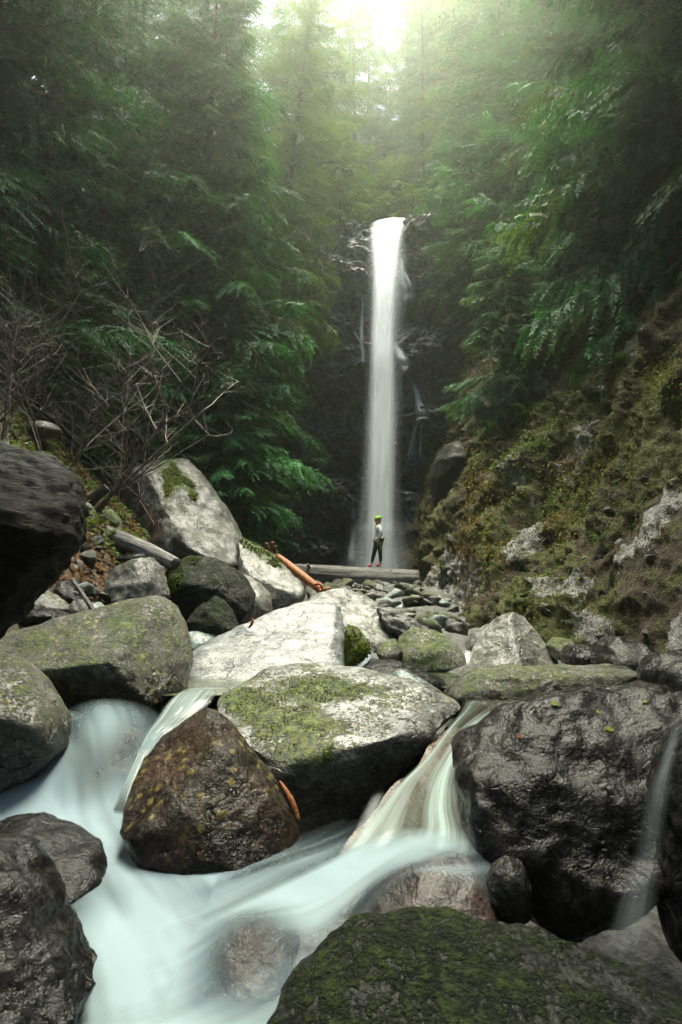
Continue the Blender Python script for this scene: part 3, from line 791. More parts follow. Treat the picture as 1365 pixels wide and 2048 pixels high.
# ------------------------------------------------------------------ boulders
def boulder(label, outline, Y, depth, mat, sub=5, n=2.5, tilt=0.0, facets=(), rnd=5, rstr=0.88, amp=1.0, back=1.0, wl=None, wlh=0.35, seed=0,
            name='boulder', cat='boulder', group=None, cracks=0.5, strata=None, moss_px=(), xform=None):
    rs = np.random.RandomState(seed * 7 + 3)
    pts = at([p[0] for p in outline], [p[1] for p in outline], Y)[:, [0, 2]]
    x, z = pts[:, 0], pts[:, 1]
    x2, z2 = np.roll(x, -1), np.roll(z, -1)
    cr = x * z2 - x2 * z; A = cr.sum() / 2
    c = np.array([((x + x2) * cr).sum(), ((z + z2) * cr).sum()]) / (6 * A)
    th = np.arange(360) / 360 * 2 * PI - PI
    Rr = np.zeros(360)
    D = np.stack([np.cos(th), np.sin(th)], -1)
    for (ax, az, bx, bz) in zip(x - c[0], z - c[1], x2 - c[0], z2 - c[1]):
        ex, ez = bx - ax, bz - az
        den = D[:, 0] * ez - D[:, 1] * ex
        with np.errstate(divide='ignore', invalid='ignore'):
            r_ = (ax * ez - az * ex) / den
            u_ = (ax * D[:, 1] - az * D[:, 0]) / den
        ok = (r_ > 0) & (u_ >= -1e-6) & (u_ <= 1 + 1e-6) & np.isfinite(r_)
        Rr = np.where(ok, np.maximum(Rr, r_), Rr)
    kern = np.exp(-(np.arange(-8, 9) / 1.8) ** 2); kern /= kern.sum()
    Rr = np.convolve(np.concatenate([Rr[-8:], Rr, Rr[:8]]), kern, 'valid')
    V, F = ico(sub)
    s_ = np.hypot(V[:, 0], V[:, 2]); t_ = V[:, 1]
    kk = (s_ ** n + np.abs(t_) ** n) ** (-1 / n)
    s_, t_ = s_ * kk, t_ * kk
    ang = np.arctan2(V[:, 2], V[:, 0])
    Rv = np.interp(ang, np.append(th, PI), np.append(Rr, Rr[0]))
    size = math.sqrt(abs(A) / PI)
    P = np.stack([Rv * s_ * np.cos(ang), depth * t_ * np.where(t_ > 0, back, 1), Rv * s_ * np.sin(ang)], -1)
    fs = [(f[0], f[1], f[2], f[3]) for f in facets]
    for k in range(rnd):
        v = rs.normal(size=3); v[1] = -abs(v[1]) * 1.0; v[2] = v[2] + 0.2
        v /= np.linalg.norm(v)
        fs.append((*v, rstr + rs.rand() * 0.1))
    for (a, b, cc, off) in fs:
        nv = np.array([a, b, cc], float); nv /= np.linalg.norm(nv)
        d = P @ nv; lim = d.max() * off
        w_ = 0.07 * d.max()
        ex = 0.5 * ((d - lim) + np.sqrt((d - lim) ** 2 + w_ ** 2)) - 0.006 * d.max()
        P = P - nv * (np.maximum(0, ex) * 0.93)[:, None]
    Pw = P + np.array([c[0], Y, c[1]])
    if tilt:
        y2 = Pw[:, 1] + tilt * P[:, 2]
        Pw[:, [0, 2]] *= (y2 / Pw[:, 1])[:, None]
        Pw[:, 1] = y2
    Nn = vnormals(Pw, F)
    o3 = rs.rand(3) * 50
    q = Pw / size + o3
    d = 0.10 * fbm(q * 0.9, 3) + 0.070 * (ridged(q * 1.7, 3) - 0.4) + 0.034 * fbm(q * 5, 3) + 0.013 * fbm(q * 15, 2)
    if cracks:
        w_ = fbm(q * 1.3 + 9, 3)
        d = d - 0.05 * cracks * np.exp(-(w_ / 0.022) ** 2) * sstep(-.1, .25, vnoise(q * 1.1 + 3))
    if strata is not None:
        sd_ = np.array(strata, float); fr = np.linalg.norm(sd_)
        ph = q @ (sd_) + 0.5 * fbm(q * 1.5, 2)
        d = d + 0.035 * (np.abs((ph % 1.0) - 0.5) * 2 - 0.5)
    Pw = Pw + Nn * (d * size * amp)[:, None]
    u, v = pix(Pw)
    mo = patches(moss_px, u, v) if len(moss_px) else np.zeros(len(Pw))
    wet = np.zeros(len(Pw))
    if wl is not None:
        wet = sstep(wl + wlh, wl + wlh * .3, Pw[:, 2] + 0.12 * fbm(q * 2.5, 3))
    org = np.array([c[0], Y, Pw[:, 2].min()])
    o = link(name, mesh_np(name, Pw - org, F, attrs={'wet': wet, 'moss': mo}), mat=M[mat] if isinstance(mat, str) else mat, loc=org)
    if len(moss_px):
        k = np.nonzero((mo > .45) & (u > -60) & (u < 1430) & (Nn[:, 1] < .3) & (fbm(q * 4 + 2, 3) > -.02))[0]
        if len(k):
            k = rs.choice(k, 3200)
            MOSS_JOBS.append((o, Pw[k] + rs.normal(size=(len(k), 3)) * .008 * size - org, Nn[k], .0028 * Y))
    return tag(o, label, cat, group)
MOSS_JOBS = []

G_STREAM = 'boulders in the stream'
G_BANK = 'rocks on the left bank'
G_RIGHT = 'rocks at the foot of the right slope'
G_FAR = 'small rocks under and in front of the fallen log'

boulder('large pale boulder streaked with yellow-green moss in the middle of the stream',
        [(432, 1400), (475, 1372), (520, 1340), (585, 1330), (650, 1329), (720, 1342), (800, 1358), (860, 1373), (915, 1400), (938, 1418), (905, 1455), (855, 1500), (805, 1545), (770, 1590), (730, 1650), (660, 1690), (590, 1680), (545, 1600), (510, 1500), (450, 1440)],
        4.75, 0.62, 'centre', sub=6, n=2.3, tilt=0.85, facets=[(-.15, -.75, .9, .60), (.3, -.8, -.75, .52), (0.6, -.8, .3, .8)], rnd=2, amp=.55, seed=1, group=G_STREAM, cracks=.8,
        moss_px=[(560, 1440, 110, 60, 30), (600, 1500, 80, 40, 0), (640, 1380, 120, 30, 0), (480, 1400, 40, 30, 0)], wl=-1.35, wlh=.45)
boulder('dark brown wet boulder with a pointed top between the two white streams',
        [(248, 1640), (255, 1580), (272, 1520), (300, 1475), (345, 1440), (400, 1413), (425, 1428), (452, 1455), (500, 1510), (545, 1565), (580, 1630), (605, 1690), (590, 1730), (520, 1760), (430, 1775), (350, 1750), (290, 1700)],
        3.62, 0.42, 'brown', sub=6, n=2.4, tilt=0.5, facets=[(-.55, -.6, .7, .62), (.45, -.8, .15, .70), (0, -.9, -.3, .8)], rnd=2, amp=.6, seed=2, group=G_STREAM, wl=-1.3, wlh=.2)
boulder('big rounded lichen-spotted boulder filling the left bank above the small fall',
        [(-60, 1300), (0, 1280), (60, 1258), (130, 1232), (230, 1203), (318, 1190), (345, 1212), (366, 1262), (374, 1330), (362, 1385), (310, 1425), (230, 1435), (150, 1430), (90, 1400), (20, 1350), (-60, 1340)],
        5.6, 0.75, 'granite', sub=6, n=2.6, tilt=0.7, facets=[(-.1, -.7, .75, .66), (.85, -.5, .1, .80), (.1, -.7, -.7, .68)], rnd=2, amp=.5, seed=3, group=G_STREAM, wl=-.85, wlh=.3)
boulder('dark mossy boulder cut by the left picture edge beside the dome of white water',
        [(-160, 1320), (-60, 1300), (0, 1308), (50, 1340), (92, 1390), (124, 1445), (118, 1500), (70, 1560), (0, 1590), (-120, 1600), (-200, 1450)],
        4.3, 0.55, 'granite', sub=5, n=2.3, tilt=0.55, facets=[(.2, -.55, .85, .7), (.3, -.8, -.6, .6)], rnd=2, amp=.6, seed=4, group=G_STREAM, wl=-1.2, wlh=.5)
boulder('broad white rock slab in the sunshine behind the mossy middle boulder',
        [(378, 1345), (390, 1302), (440, 1268), (520, 1235), (590, 1208), (650, 1192), (690, 1212), (694, 1290), (690, 1335), (640, 1352), (560, 1365), (480, 1385), (420, 1385), (382, 1372)],
        7.2, 0.5, 'white', sub=6, n=3.0, tilt=1.5, facets=[(-.05, -.8, .75, .55), (.9, -.4, .1, .93)], rnd=1, amp=.45, seed=5, group=G_STREAM, cracks=.5, strata=(0, 1, 3))
boulder('pale layered rock behind the white slab with a stepped dark crest',
        [(612, 1205), (640, 1185), (685, 1173), (720, 1190), (760, 1215), (800, 1235), (850, 1268), (855, 1310), (800, 1345), (700, 1350), (640, 1300)],
        9.0, 0.8, 'granite_pale', sub=6, n=2.6, tilt=1.0, facets=[(.2, -.7, .7, .6)], rnd=5, rstr=.8, amp=1.0, seed=6, group=G_STREAM, strata=(.8, 1, 2.5))
boulder('jagged dark ridge of rock rising above the pale layered rock',
        [(752, 1213), (785, 1218), (830, 1240), (870, 1268), (850, 1290), (800, 1280), (765, 1255)], 8.6, 0.3, 'grey', sub=5, n=3, rnd=7, rstr=.75, amp=1.6, seed=7, tilt=.4, group=G_STREAM, strata=(1, 1, 2))
boulder('mossy round boulder left of the thin side trickle',
        [(786, 1310), (800, 1272), (826, 1254), (868, 1262), (905, 1280), (930, 1312), (936, 1345), (915, 1365), (870, 1362), (815, 1350)],
        7.3, 0.4, 'mossy', sub=5, n=2.4, tilt=.5, facets=[(-.2, -.5, .85, .68)], rnd=3, seed=8, group=G_STREAM, amp=.7)
boulder('bright green mossy wedge of rock against the edge of the white slab',
        [(692, 1250), (710, 1252), (735, 1280), (742, 1305), (715, 1325), (692, 1340)], 7.1, 0.22, 'mossy', sub=4, n=2.4, tilt=.4, rnd=4, seed=9, group=G_STREAM, moss_px=[(715, 1290, 60, 60, 0)])
boulder('small mossy cobble with a pale top beside the round mossy boulder',
        [(752, 1305), (765, 1285), (790, 1278), (806, 1300), (800, 1325), (765, 1328)], 7.2, 0.22, 'mossy', sub=4, n=2.4, tilt=.4, rnd=4, seed=10, group=G_STREAM)
boulder('dark curved stone with a red stain behind the middle boulder',
        [(722, 1335), (745, 1318), (795, 1322), (850, 1340), (893, 1362), (896, 1390), (840, 1392), (770, 1375), (725, 1355)], 6.0, 0.3, 'dark', sub=5, n=2.4, tilt=.6, facets=[(-.1, -.3, .9, .7)], rnd=3, seed=11, group=G_STREAM, amp=.8)
boulder('thin pale stone rim lying against the dark curved stone',
        [(785, 1345), (805, 1340), (850, 1360), (875, 1380), (850, 1388), (800, 1372)], 5.7, 0.15, 'teal', sub=4, n=2.6, tilt=.8, rnd=4, seed=12, group=G_STREAM)
boulder('long flat grey-green boulder above the right chute',
        [(888, 1388), (915, 1362), (960, 1340), (1010, 1334), (1100, 1333), (1200, 1331), (1272, 1336), (1282, 1355), (1255, 1380), (1180, 1405), (1080, 1420), (980, 1420), (905, 1412)],
        5.45, 0.42, 'granite', sub=6, n=3.2, tilt=.3, facets=[(0, -.85, .3, .8), (0, -.3, 1, .88)], rnd=3, rstr=.86, amp=.8, seed=13, group=G_STREAM, wl=-.85, wlh=.1)
boulder('tall triangular tan boulder at the foot of the mossy slope',
        [(942, 1340), (948, 1298), (970, 1262), (995, 1236), (1022, 1224), (1048, 1238), (1078, 1272), (1105, 1308), (1132, 1340), (1100, 1362), (980, 1362)],
        7.5, 0.5, 'granite_pale', sub=6, n=2.5, tilt=.55, facets=[(-.75, -.6, .3, .68), (.5, -.7, .45, .66)], rnd=1, amp=.6, seed=14, group=G_RIGHT)
boulder('huge black wet boulder with glossy ridges right of the chute',
        [(922, 1490), (940, 1462), (985, 1435), (1045, 1412), (1110, 1392), (1200, 1378), (1300, 1368), (1345, 1380), (1360, 1440), (1350, 1560), (1330, 1680), (1310, 1800), (1300, 1950), (1180, 1980), (1080, 1900), (1010, 1800), (965, 1720), (940, 1650), (920, 1570)],
        3.3, 0.55, 'dark', sub=6, n=2.6, tilt=.45, facets=[(-.25, -.75, .65, .66), (-.4, -.85, -.3, .72), (.2, -.6, -.75, .6)], rnd=5, rstr=.80, amp=.8, seed=15, group=G_STREAM, cracks=1, strata=(.8, 1.2, 1.6))
boulder('small black cobble tucked under the huge wet boulder',
        [(975, 1770), (985, 1735), (1015, 1715), (1045, 1722), (1062, 1770), (1060, 1830), (1030, 1850), (990, 1830)], 2.85, 0.12, 'dark', sub=5, n=2.2, rnd=2, seed=16, group=G_STREAM, amp=.5)
boulder('reddish brown boulder half covered by the thin white veil on the right',
        [(690, 1850), (740, 1775), (800, 1725), (870, 1705), (940, 1720), (990, 1790), (1020, 1880), (980, 1960), (820, 1980), (720, 1930)], 2.86, 0.26, 'redbrown', sub=5, n=2.2, tilt=.7, rnd=2, seed=17, group=G_STREAM, amp=.5)
boulder('dark brown stone showing through the white water near the bottom',
        [(432, 1900), (436, 1850), (470, 1812), (530, 1800), (580, 1822), (600, 1880), (580, 1960), (520, 2000), (450, 1980)], 2.80, 0.20, 'redbrown', sub=5, n=2.2, tilt=.8, rnd=2, seed=18, group=G_STREAM, amp=.5)
boulder('big dark mossy boulder across the bottom right corner, nearest of all',
        [(530, 2120), (548, 2050), (580, 1995), (645, 1932), (730, 1888), (830, 1874), (950, 1890), (1080, 1922), (1200, 1960), (1365, 2025), (1520, 2120), (1480, 2300), (1000, 2400), (620, 2330)],
        1.75, 0.42, 'darkmoss', sub=6, n=2.4, tilt=.7, facets=[(0, -.5, .85, .75)], rnd=3, amp=.8, seed=19, group=G_STREAM)
boulder('dark wet boulder with a rippled flank in the bottom left corner',
        [(-160, 1720), (-60, 1690), (0, 1700), (38, 1735), (70, 1790), (95, 1860), (140, 1930), (182, 1992), (150, 2080), (60, 2200), (-160, 2220)],
        2.2, 0.36, 'dark', sub=6, n=2.4, tilt=.4, facets=[(.6, -.7, .35, .68)], rnd=3, amp=.9, seed=20, group=G_STREAM, strata=(2, 1, .6))
boulder('low dark shiny stone above the bottom left corner boulder',
        [(-80, 1680), (0, 1642), (60, 1636), (125, 1655), (190, 1700), (205, 1760), (150, 1830), (60, 1860), (-80, 1830)], 3.15, 0.3, 'dark', sub=5, n=2.3, tilt=.9, rnd=2, seed=21, group=G_STREAM, amp=.6)
boulder('brown rock under the dome of white water on the left',
        [(120, 1540), (160, 1470), (225, 1440), (278, 1465), (290, 1530), (260, 1600), (190, 1630), (130, 1610)], 4.45, 0.3, 'brown', sub=5, n=2.3, tilt=.7, rnd=2, seed=22, group=G_STREAM, amp=.5)
boulder('black rock standing in the shade at the right picture edge',
        [(1325, 1580), (1345, 1480), (1400, 1430), (1520, 1430), (1540, 1700), (1500, 1960), (1380, 1980), (1335, 1800)], 2.75, 0.3, 'dark', sub=5, n=2.5, rnd=4, seed=23, group=G_STREAM)
boulder('grey gravelly stone between the two left boulders',
        [(118, 1440), (135, 1420), (165, 1432), (160, 1460), (125, 1465)], 4.9, 0.12, 'teal', sub=4, rnd=4, seed=24, group=G_STREAM)
boulder('blue-grey wet stone wedged between the left boulder and the white slab',
        [(370, 1262), (400, 1260), (438, 1272), (420, 1310), (380, 1330), (368, 1300)], 7.4, 0.3, 'teal', sub=4, rnd=4, seed=25, tilt=.6, group=G_STREAM)
# left bank
boulder('tall peaked grey boulder with moss tufts left of the log',
        [(222, 990), (250, 955), (285, 910), (345, 880), (368, 896), (395, 940), (430, 985), (468, 1040), (488, 1085), (492, 1145), (430, 1150), (330, 1130), (250, 1080)],
        12.0, 1.5, 'grey', sub=6, n=2.6, tilt=.55, facets=[(-.45, -.75, -.1, .60), (.62, -.6, .5, .58), (-.2, -.3, .9, .72)], rnd=1, amp=.7, seed=30, group=G_BANK,
        moss_px=[(345, 950, 20, 30, -30), (380, 975, 10, 30, -30), (340, 975, 12, 20, 0), (240, 980, 10, 10, 0)])
boulder('sloping pale boulder with bright yellow moss on its back beside the orange log',
        [(482, 1078), (515, 1088), (555, 1108), (590, 1140), (612, 1175), (608, 1200), (570, 1225), (530, 1245), (495, 1220), (478, 1150)],
        11.0, 0.8, 'granite_pale', sub=5, n=2.5, tilt=.7, facets=[(.5, -.6, .6, .62), (0.1, -.8, -.5, .7)], rnd=2, amp=.7, seed=31, group=G_BANK, moss_px=[(535, 1112, 40, 14, 38), (500, 1090, 22, 12, 30)])
boulder('smooth white block standing between two mossy boulders',
        [(455, 1140), (490, 1148), (520, 1165), (540, 1188), (544, 1225), (520, 1255), (490, 1250), (470, 1200)], 10.0, 0.5, 'granite_pale', sub=5, n=2.8, tilt=.6, facets=[(-.2, -.4, .8, .65)], rnd=2, amp=.5, seed=32, group=G_BANK)
boulder('dark mossy boulder under the end of the grey leaning log',
        [(332, 1190), (345, 1140), (372, 1113), (405, 1108), (445, 1122), (490, 1152), (512, 1188), (508, 1225), (480, 1258), (420, 1265), (350, 1240)],
        8.6, 0.65, 'darkmoss', sub=6, n=2.5, tilt=.45, facets=[(.1, -.5, .85, .68), (0, -.8, -.6, .66)], rnd=2, amp=.7, seed=33, group=G_BANK, moss_px=[(350, 1150, 18, 40, 0), (385, 1120, 12, 10, 0)])
boulder('small dark pyramid-shaped rock in front of the mossy boulder',
        [(372, 1245), (395, 1218), (432, 1190), (450, 1200), (470, 1230), (482, 1262), (450, 1278), (395, 1272)], 7.7, 0.3, 'darkmoss', sub=5, n=2.6, rnd=4, seed=34, group=G_BANK, tilt=.3)
boulder('split grey rock with a reddish face below the leaning log',
        [(212, 1165), (228, 1138), (262, 1122), (300, 1110), (318, 1130), (332, 1165), (335, 1195), (300, 1215), (240, 1225), (210, 1200)], 8.0, 0.42, 'grey', sub=5, n=2.8, rnd=5, rstr=.8, seed=35, group=G_BANK, tilt=.5)
boulder('flat-topped grey rock among the leaf litter near the dark stump',
        [(148, 1140), (165, 1112), (190, 1104), (225, 1112), (240, 1130), (210, 1150), (160, 1158)], 8.6, 0.35, 'grey', sub=5, n=2.8, rnd=4, seed=36, group=G_BANK, tilt=.8)
boulder('pale angular rock with a sharp corner beside the stump',
        [(25, 1212), (60, 1185), (82, 1160), (105, 1185), (142, 1220), (110, 1230), (50, 1225)], 6.8, 0.35, 'grey', sub=5, n=2.8, rnd=4, seed=37, group=G_BANK, tilt=.9)
boulder('dark slate-like rock with a jagged upper edge behind the pale angular rock',
        [(88, 1168), (115, 1156), (148, 1160), (165, 1190), (180, 1205), (140, 1215), (105, 1190)], 7.2, 0.3, 'dark', sub=4, n=2.9, rnd=5, seed=38, group=G_BANK, tilt=.6)
boulder('thin dark slab with a pale edge under the pale angular rock',
        [(15, 1215), (60, 1210), (115, 1220), (145, 1232), (110, 1252), (50, 1262), (20, 1240)], 6.3, 0.3, 'dark', sub=5, n=2.6, rnd=3, seed=39, group=G_BANK, tilt=.2)
boulder('small grey block beside the dark stick',
        [(134, 1222), (158, 1198), (178, 1210), (185, 1228), (150, 1238)], 6.9, 0.18, 'grey', sub=4, n=3, rnd=4, seed=40, group=G_BANK, tilt=.5)
boulder('small pale teal stone next to the dark stick',
        [(178, 1208), (198, 1204), (210, 1216), (200, 1228), (184, 1226)], 7.0, 0.15, 'teal', sub=4, rnd=3, seed=41, group=G_BANK, tilt=.5)
boulder('mossy cobble at the left edge below the thin dark slab',
        [(0, 1260), (10, 1230), (35, 1225), (50, 1255), (40, 1275), (5, 1285)], 6.1, 0.2, 'darkmoss', sub=4, rnd=3, seed=42, group=G_BANK)
boulder('moss-capped rock among the bare shrubs at the left edge',
        [(-30, 870), (0, 850), (25, 842), (48, 852), (50, 880), (10, 895), (-30, 890)], 9.5, 0.3, 'mossy', sub=4, rnd=3, seed=43, group=G_BANK, tilt=.5, moss_px=[(20, 850, 50, 40, 0)])
boulder('pale flat rock under the bare shrubs on the upper left bank',
        [(55, 862), (75, 845), (110, 848), (122, 862), (95, 872), (60, 872)], 10, 0.35, 'grey', sub=4, rnd=4, seed=44, group=G_BANK, tilt=.8)
boulder('small mossy stone behind the leaning grey log',
        [(195, 1040), (205, 1020), (225, 1018), (240, 1040), (240, 1055), (205, 1058)], 9.8, 0.25, 'mossy', sub=4, rnd=4, seed=45, group=G_BANK, tilt=.5)
boulder('narrow green stone lying along the leaning grey log',
        [(222, 1062), (240, 1056), (256, 1068), (250, 1078), (230, 1076)], 9.2, 0.2, 'mossy', sub=4, rnd=4, seed=46, group=G_BANK, tilt=.5)
boulder('flat slate by the foot of the leaning log',
        [(236, 1118), (260, 1108), (290, 1106), (296, 1118), (270, 1124), (240, 1124)], 8.5, 0.25, 'dark', sub=4, n=3, rnd=4, seed=47, group=G_BANK, tilt=.8)
boulder('dark grey rock in the gap at the far end of the left bank',
        [(610, 1180), (640, 1165), (652, 1180), (648, 1200), (620, 1205)], 11.5, 0.3, 'grey', sub=4, rnd=4, seed=48, group=G_BANK, tilt=.5)
# right foot
boulder('black undercut rock between the triangular boulder and the dark bank',
        [(1128, 1310), (1140, 1292), (1170, 1290), (1188, 1305), (1180, 1340), (1135, 1345)], 6.6, 0.3, 'dark', sub=5, rnd=4, seed=50, group=G_RIGHT, tilt=.4)
boulder('dark rock with a pale greenish top behind the flat boulder',
        [(1185, 1330), (1200, 1290), (1222, 1270), (1260, 1276), (1285, 1295), (1340, 1330), (1330, 1360), (1200, 1360)], 6.2, 0.45, 'dark', sub=5, rnd=4, seed=51, group=G_RIGHT, tilt=.5)
boulder('dark jumbled rock at the right edge above the huge wet boulder',
        [(1290, 1345), (1320, 1310), (1380, 1300), (1480, 1330), (1480, 1440), (1350, 1420), (1300, 1390)], 4.9, 0.4, 'dark', sub=5, rnd=5, seed=52, group=G_RIGHT, tilt=.4)
boulder('brown mossy rock right of the triangular boulder',
        [(1098, 1290), (1115, 1274), (1140, 1280), (1150, 1300), (1135, 1325), (1110, 1318)], 7.2, 0.3, 'mossy', sub=4, rnd=4, seed=53, group=G_RIGHT, tilt=.5)
boulder('pale wet rock beside the triangular boulder on its left',
        [(925, 1300), (945, 1265), (985, 1245), (975, 1290), (945, 1320)], 8.4, 0.35, 'grey', sub=4, rnd=5, seed=54, group=G_RIGHT, tilt=.6)
boulder('big dark overhanging rock bulging from the edge of the mossy slope',
        [(862, 960), (868, 925), (885, 895), (915, 885), (945, 910), (950, 960), (940, 1000), (905, 1015), (872, 1000)], 18.6, 1.3, 'darkmoss', sub=5, n=2.3, rnd=3, seed=55, group=G_RIGHT, facets=[(0, -.5, -.85, .6)])
boulder('small grey block jutting from the slope below the overhanging rock',
        [(866, 1050), (880, 1036), (895, 1042), (896, 1058), (872, 1064)], 18.2, 0.4, 'dark', sub=4, rnd=5, seed=56, group=G_RIGHT)
for i, (lab, ol, Y, mt) in enumerate([
        ('rounded dark stone under the middle of the fallen log', [(712, 1195), (725, 1178), (742, 1172), (758, 1182), (764, 1196), (735, 1202)], 17.5, 'grey'),
        ('pale rock against the right end of the fallen log', [(765, 1200), (780, 1180), (794, 1170), (806, 1185), (805, 1205), (780, 1212)], 15.5, 'grey'),
        ('small pointed stone in front of the rounded dark stone', [(738, 1200), (750, 1186), (760, 1190), (764, 1206), (745, 1212)], 14.5, 'mossy'),
        ('pale green cobble below the right end of the log', [(785, 1214), (792, 1205), (812, 1204), (818, 1216), (806, 1228), (790, 1228)], 12.5, 'teal'),
        ('little teal stone above the pale green cobble', [(806, 1190), (812, 1182), (820, 1186), (819, 1196), (809, 1197)], 14, 'teal'),
        ('brown stone between the pale rock and the pointed stone', [(757, 1205), (766, 1192), (776, 1196), (776, 1210), (762, 1214)], 14.2, 'brown'),
        ('blocky grey stone at the slope foot beside the pale green cobble', [(810, 1236), (822, 1222), (845, 1228), (852, 1250), (830, 1262)], 12, 'grey'),
        ('cracked grey rock below the mossy slope near the round mossy boulder', [(868, 1262), (880, 1246), (905, 1248), (918, 1268), (900, 1284)], 10, 'grey'),
        ('broad grey boulder lying midstream below the fallen log', [(690, 1232), (700, 1205), (730, 1196), (765, 1206), (775, 1230), (735, 1240)], 13.2, 'grey'),
        ('mossy hump of rock right of the dark jagged ridge', [(845, 1262), (858, 1240), (885, 1236), (905, 1255), (890, 1278), (855, 1280)], 10.5, 'mossy'),
        ('wet dark rock beside the slope foot halfway to the log', [(800, 1245), (812, 1228), (838, 1230), (842, 1252), (815, 1262)], 12.6, 'dark'),
        ('dark stone at the left end under the fallen log', [(655, 1180), (668, 1168), (690, 1170), (700, 1185), (680, 1195)], 17, 'dark')]):
    boulder(lab, ol, Y, 0.28, mt, sub=4, rnd=4, seed=60 + i, group=G_FAR, tilt=.4, amp=.8)

# small stones on the bank, one mesh shared by several
def stone_mesh(seed, mat):
    V, F = ico(3)
    rs = np.random.RandomState(seed)
    P = V * [1, .8, .6]
    for k in range(7):
        v = rs.normal(size=3); v /= np.linalg.norm(v)
        d = P @ v; P = P - v * (np.maximum(0, d - d.max() * .58) * .95)[:, None]
    P = P + vnormals(P, F) * (0.10 * fbm(P * 2 + seed, 3) + .05 * ridged(P * 3 + seed, 2))[:, None]
    return mesh_np('stone', P, F, attrs={'wet': np.zeros(len(P)), 'moss': np.zeros(len(P))}, mats=[mat])
stones = [stone_mesh(i, M[m]) for i, m in enumerate(['grey', 'grey', 'teal', 'dark', 'mossy', 'granite_pale'])]
rnd = random.Random(5)
def stone(p, s, me, label, group):
    o = link('stone', me, loc=p)
    o.scale = (s, s * rnd.uniform(.8, 1.2), s * rnd.uniform(.7, 1.1))
    o.rotation_euler = (rnd.uniform(-.4, .4), rnd.uniform(-.4, .4), rnd.uniform(0, 6.28))
    return tag(o, label, 'stone', group)
for i in range(46):
    px, py = rnd.uniform(100, 330), rnd.uniform(1050, 1230)
    Y = 6.6 + (1230 - py) / 180 * 3.2
    p = at(px, py, Y)
    z = float(ground(p[0], Y)) + .05
    stone((p[0], Y, z), rnd.uniform(.05, .16), rnd.choice(stones), 'small angular stone in the leaf litter of the left bank', 'small stones on the left bank')
for i in range(34):
    px, py = rnd.uniform(30, 230), rnd.uniform(840, 980)
    Y = 8.3 + (980 - py) / 140 * 2.2
    p = at(px, py, Y)
    stone((p[0], Y, float(ground(p[0], Y)) + .04), rnd.uniform(.05, .13), rnd.choice(stones), 'small pale stone among leaves under the bare shrubs', 'small stones under the bare shrubs')
for i in range(200):
    q = rnd.random()
    Y = 7.5 + q * 11.5; px = 640 + rnd.random() * 270
    p = at(px, 1200, Y)
    stone((p[0], Y, float(ground(p[0], Y)) + .10), rnd.choice([.07, .10, .14, .18, .22, .28, .34]) * rnd.uniform(.8, 1.1), rnd.choice(stones[:3] + stones[4:]), 'cobble in the stream bed in front of the fallen log', 'cobbles of the upper stream bed')
for i in range(60):
    px, py = rnd.uniform(820, 1300), rnd.uniform(900, 1290)
    p, nn = slope_pt(px, py)
    stone(tuple(p - nn * .004 * p[1]), rnd.uniform(.006, .015) * p[1], rnd.choice(stones[:2] + stones[3:]), 'small rock fragment stuck in the moss of the right slope', 'rock fragments on the mossy slope')

# ------------------------------------------------------------------ logs and driftwood
M['greywood'] = bark_mat('weathered grey wood', (0.05, 0.047, 0.042), (0.34, 0.33, 0.30), ns=5, rough=.7, scale=(1.2, 14, 14))
M['orangewood'] = bark_mat('orange peeled wood', (0.22, 0.05, 0.004), (0.50, 0.16, 0.012), ns=4, rough=.55, scale=(2, 12, 12))
M['darkwood'] = bark_mat('dark wet wood', (0.006, 0.005, 0.004), (0.045, 0.038, 0.032), ns=3.2, rough=.5, scale=(1.5, 5, 9), bump=1.0)
M['redwood'] = bark_mat('red brown broken wood', (0.07, 0.025, 0.012), (0.28, 0.11, 0.04), ns=7)

def log_mesh(name, pts, radii, sides=28, nseg=80, groove=0.08, seed=0, flat=0.0):
    """log along local X so that its grain runs along it"""
    P0 = catmull(pts, nseg)
    R = np.interp(np.linspace(0, 1, nseg), np.linspace(0, 1, len(radii)), radii)
    org = P0[0]; ax = P0[-1] - P0[0]; Ln = np.linalg.norm(ax); ax = ax / Ln
    rot = Vector((1, 0, 0)).rotation_difference(Vector(ax))
    Rm = np.array(rot.to_matrix())
    Pl = (P0 - org) @ Rm
    V, Q, T = tube(Pl, R, sides)
    body = V[:nseg * sides].reshape(nseg, sides, 3)
    rel = body - Pl[:, None]
    a = np.arange(sides) / sides * 2 * PI
    xx = np.broadcast_to(Pl[:, None, 0], (nseg, sides)).ravel()
    cyl = np.stack([xx * 0.5 + seed, np.tile(np.cos(a) * 2.2, nseg), np.tile(np.sin(a) * 2.2, nseg)], -1)
    g = 1 + groove * fbm(cyl * [1, 2.5, 2.5], 4, .6) + groove * .8 * fbm(cyl * [.8, .7, .7] + 7, 3)
    g[-sides:] *= 1 + 0.1 * fbm(cyl[-sides:] * 9, 2)
    body = Pl[:, None] + rel * g.reshape(nseg, sides, 1)
    V[:nseg * sides] = body.reshape(-1, 3)
    me = mesh_np(name, V, [Q, T])
    return me, org, rot
def log(name, label, pts, radii, mat, cat='log', **k):
    me, org, rot = log_mesh(name, pts, radii, **k)
    o = link(name, me, mat=mat, loc=org)
    o.rotation_mode = 'QUATERNION'; o.rotation_quaternion = rot
    return tag(o, label, cat)

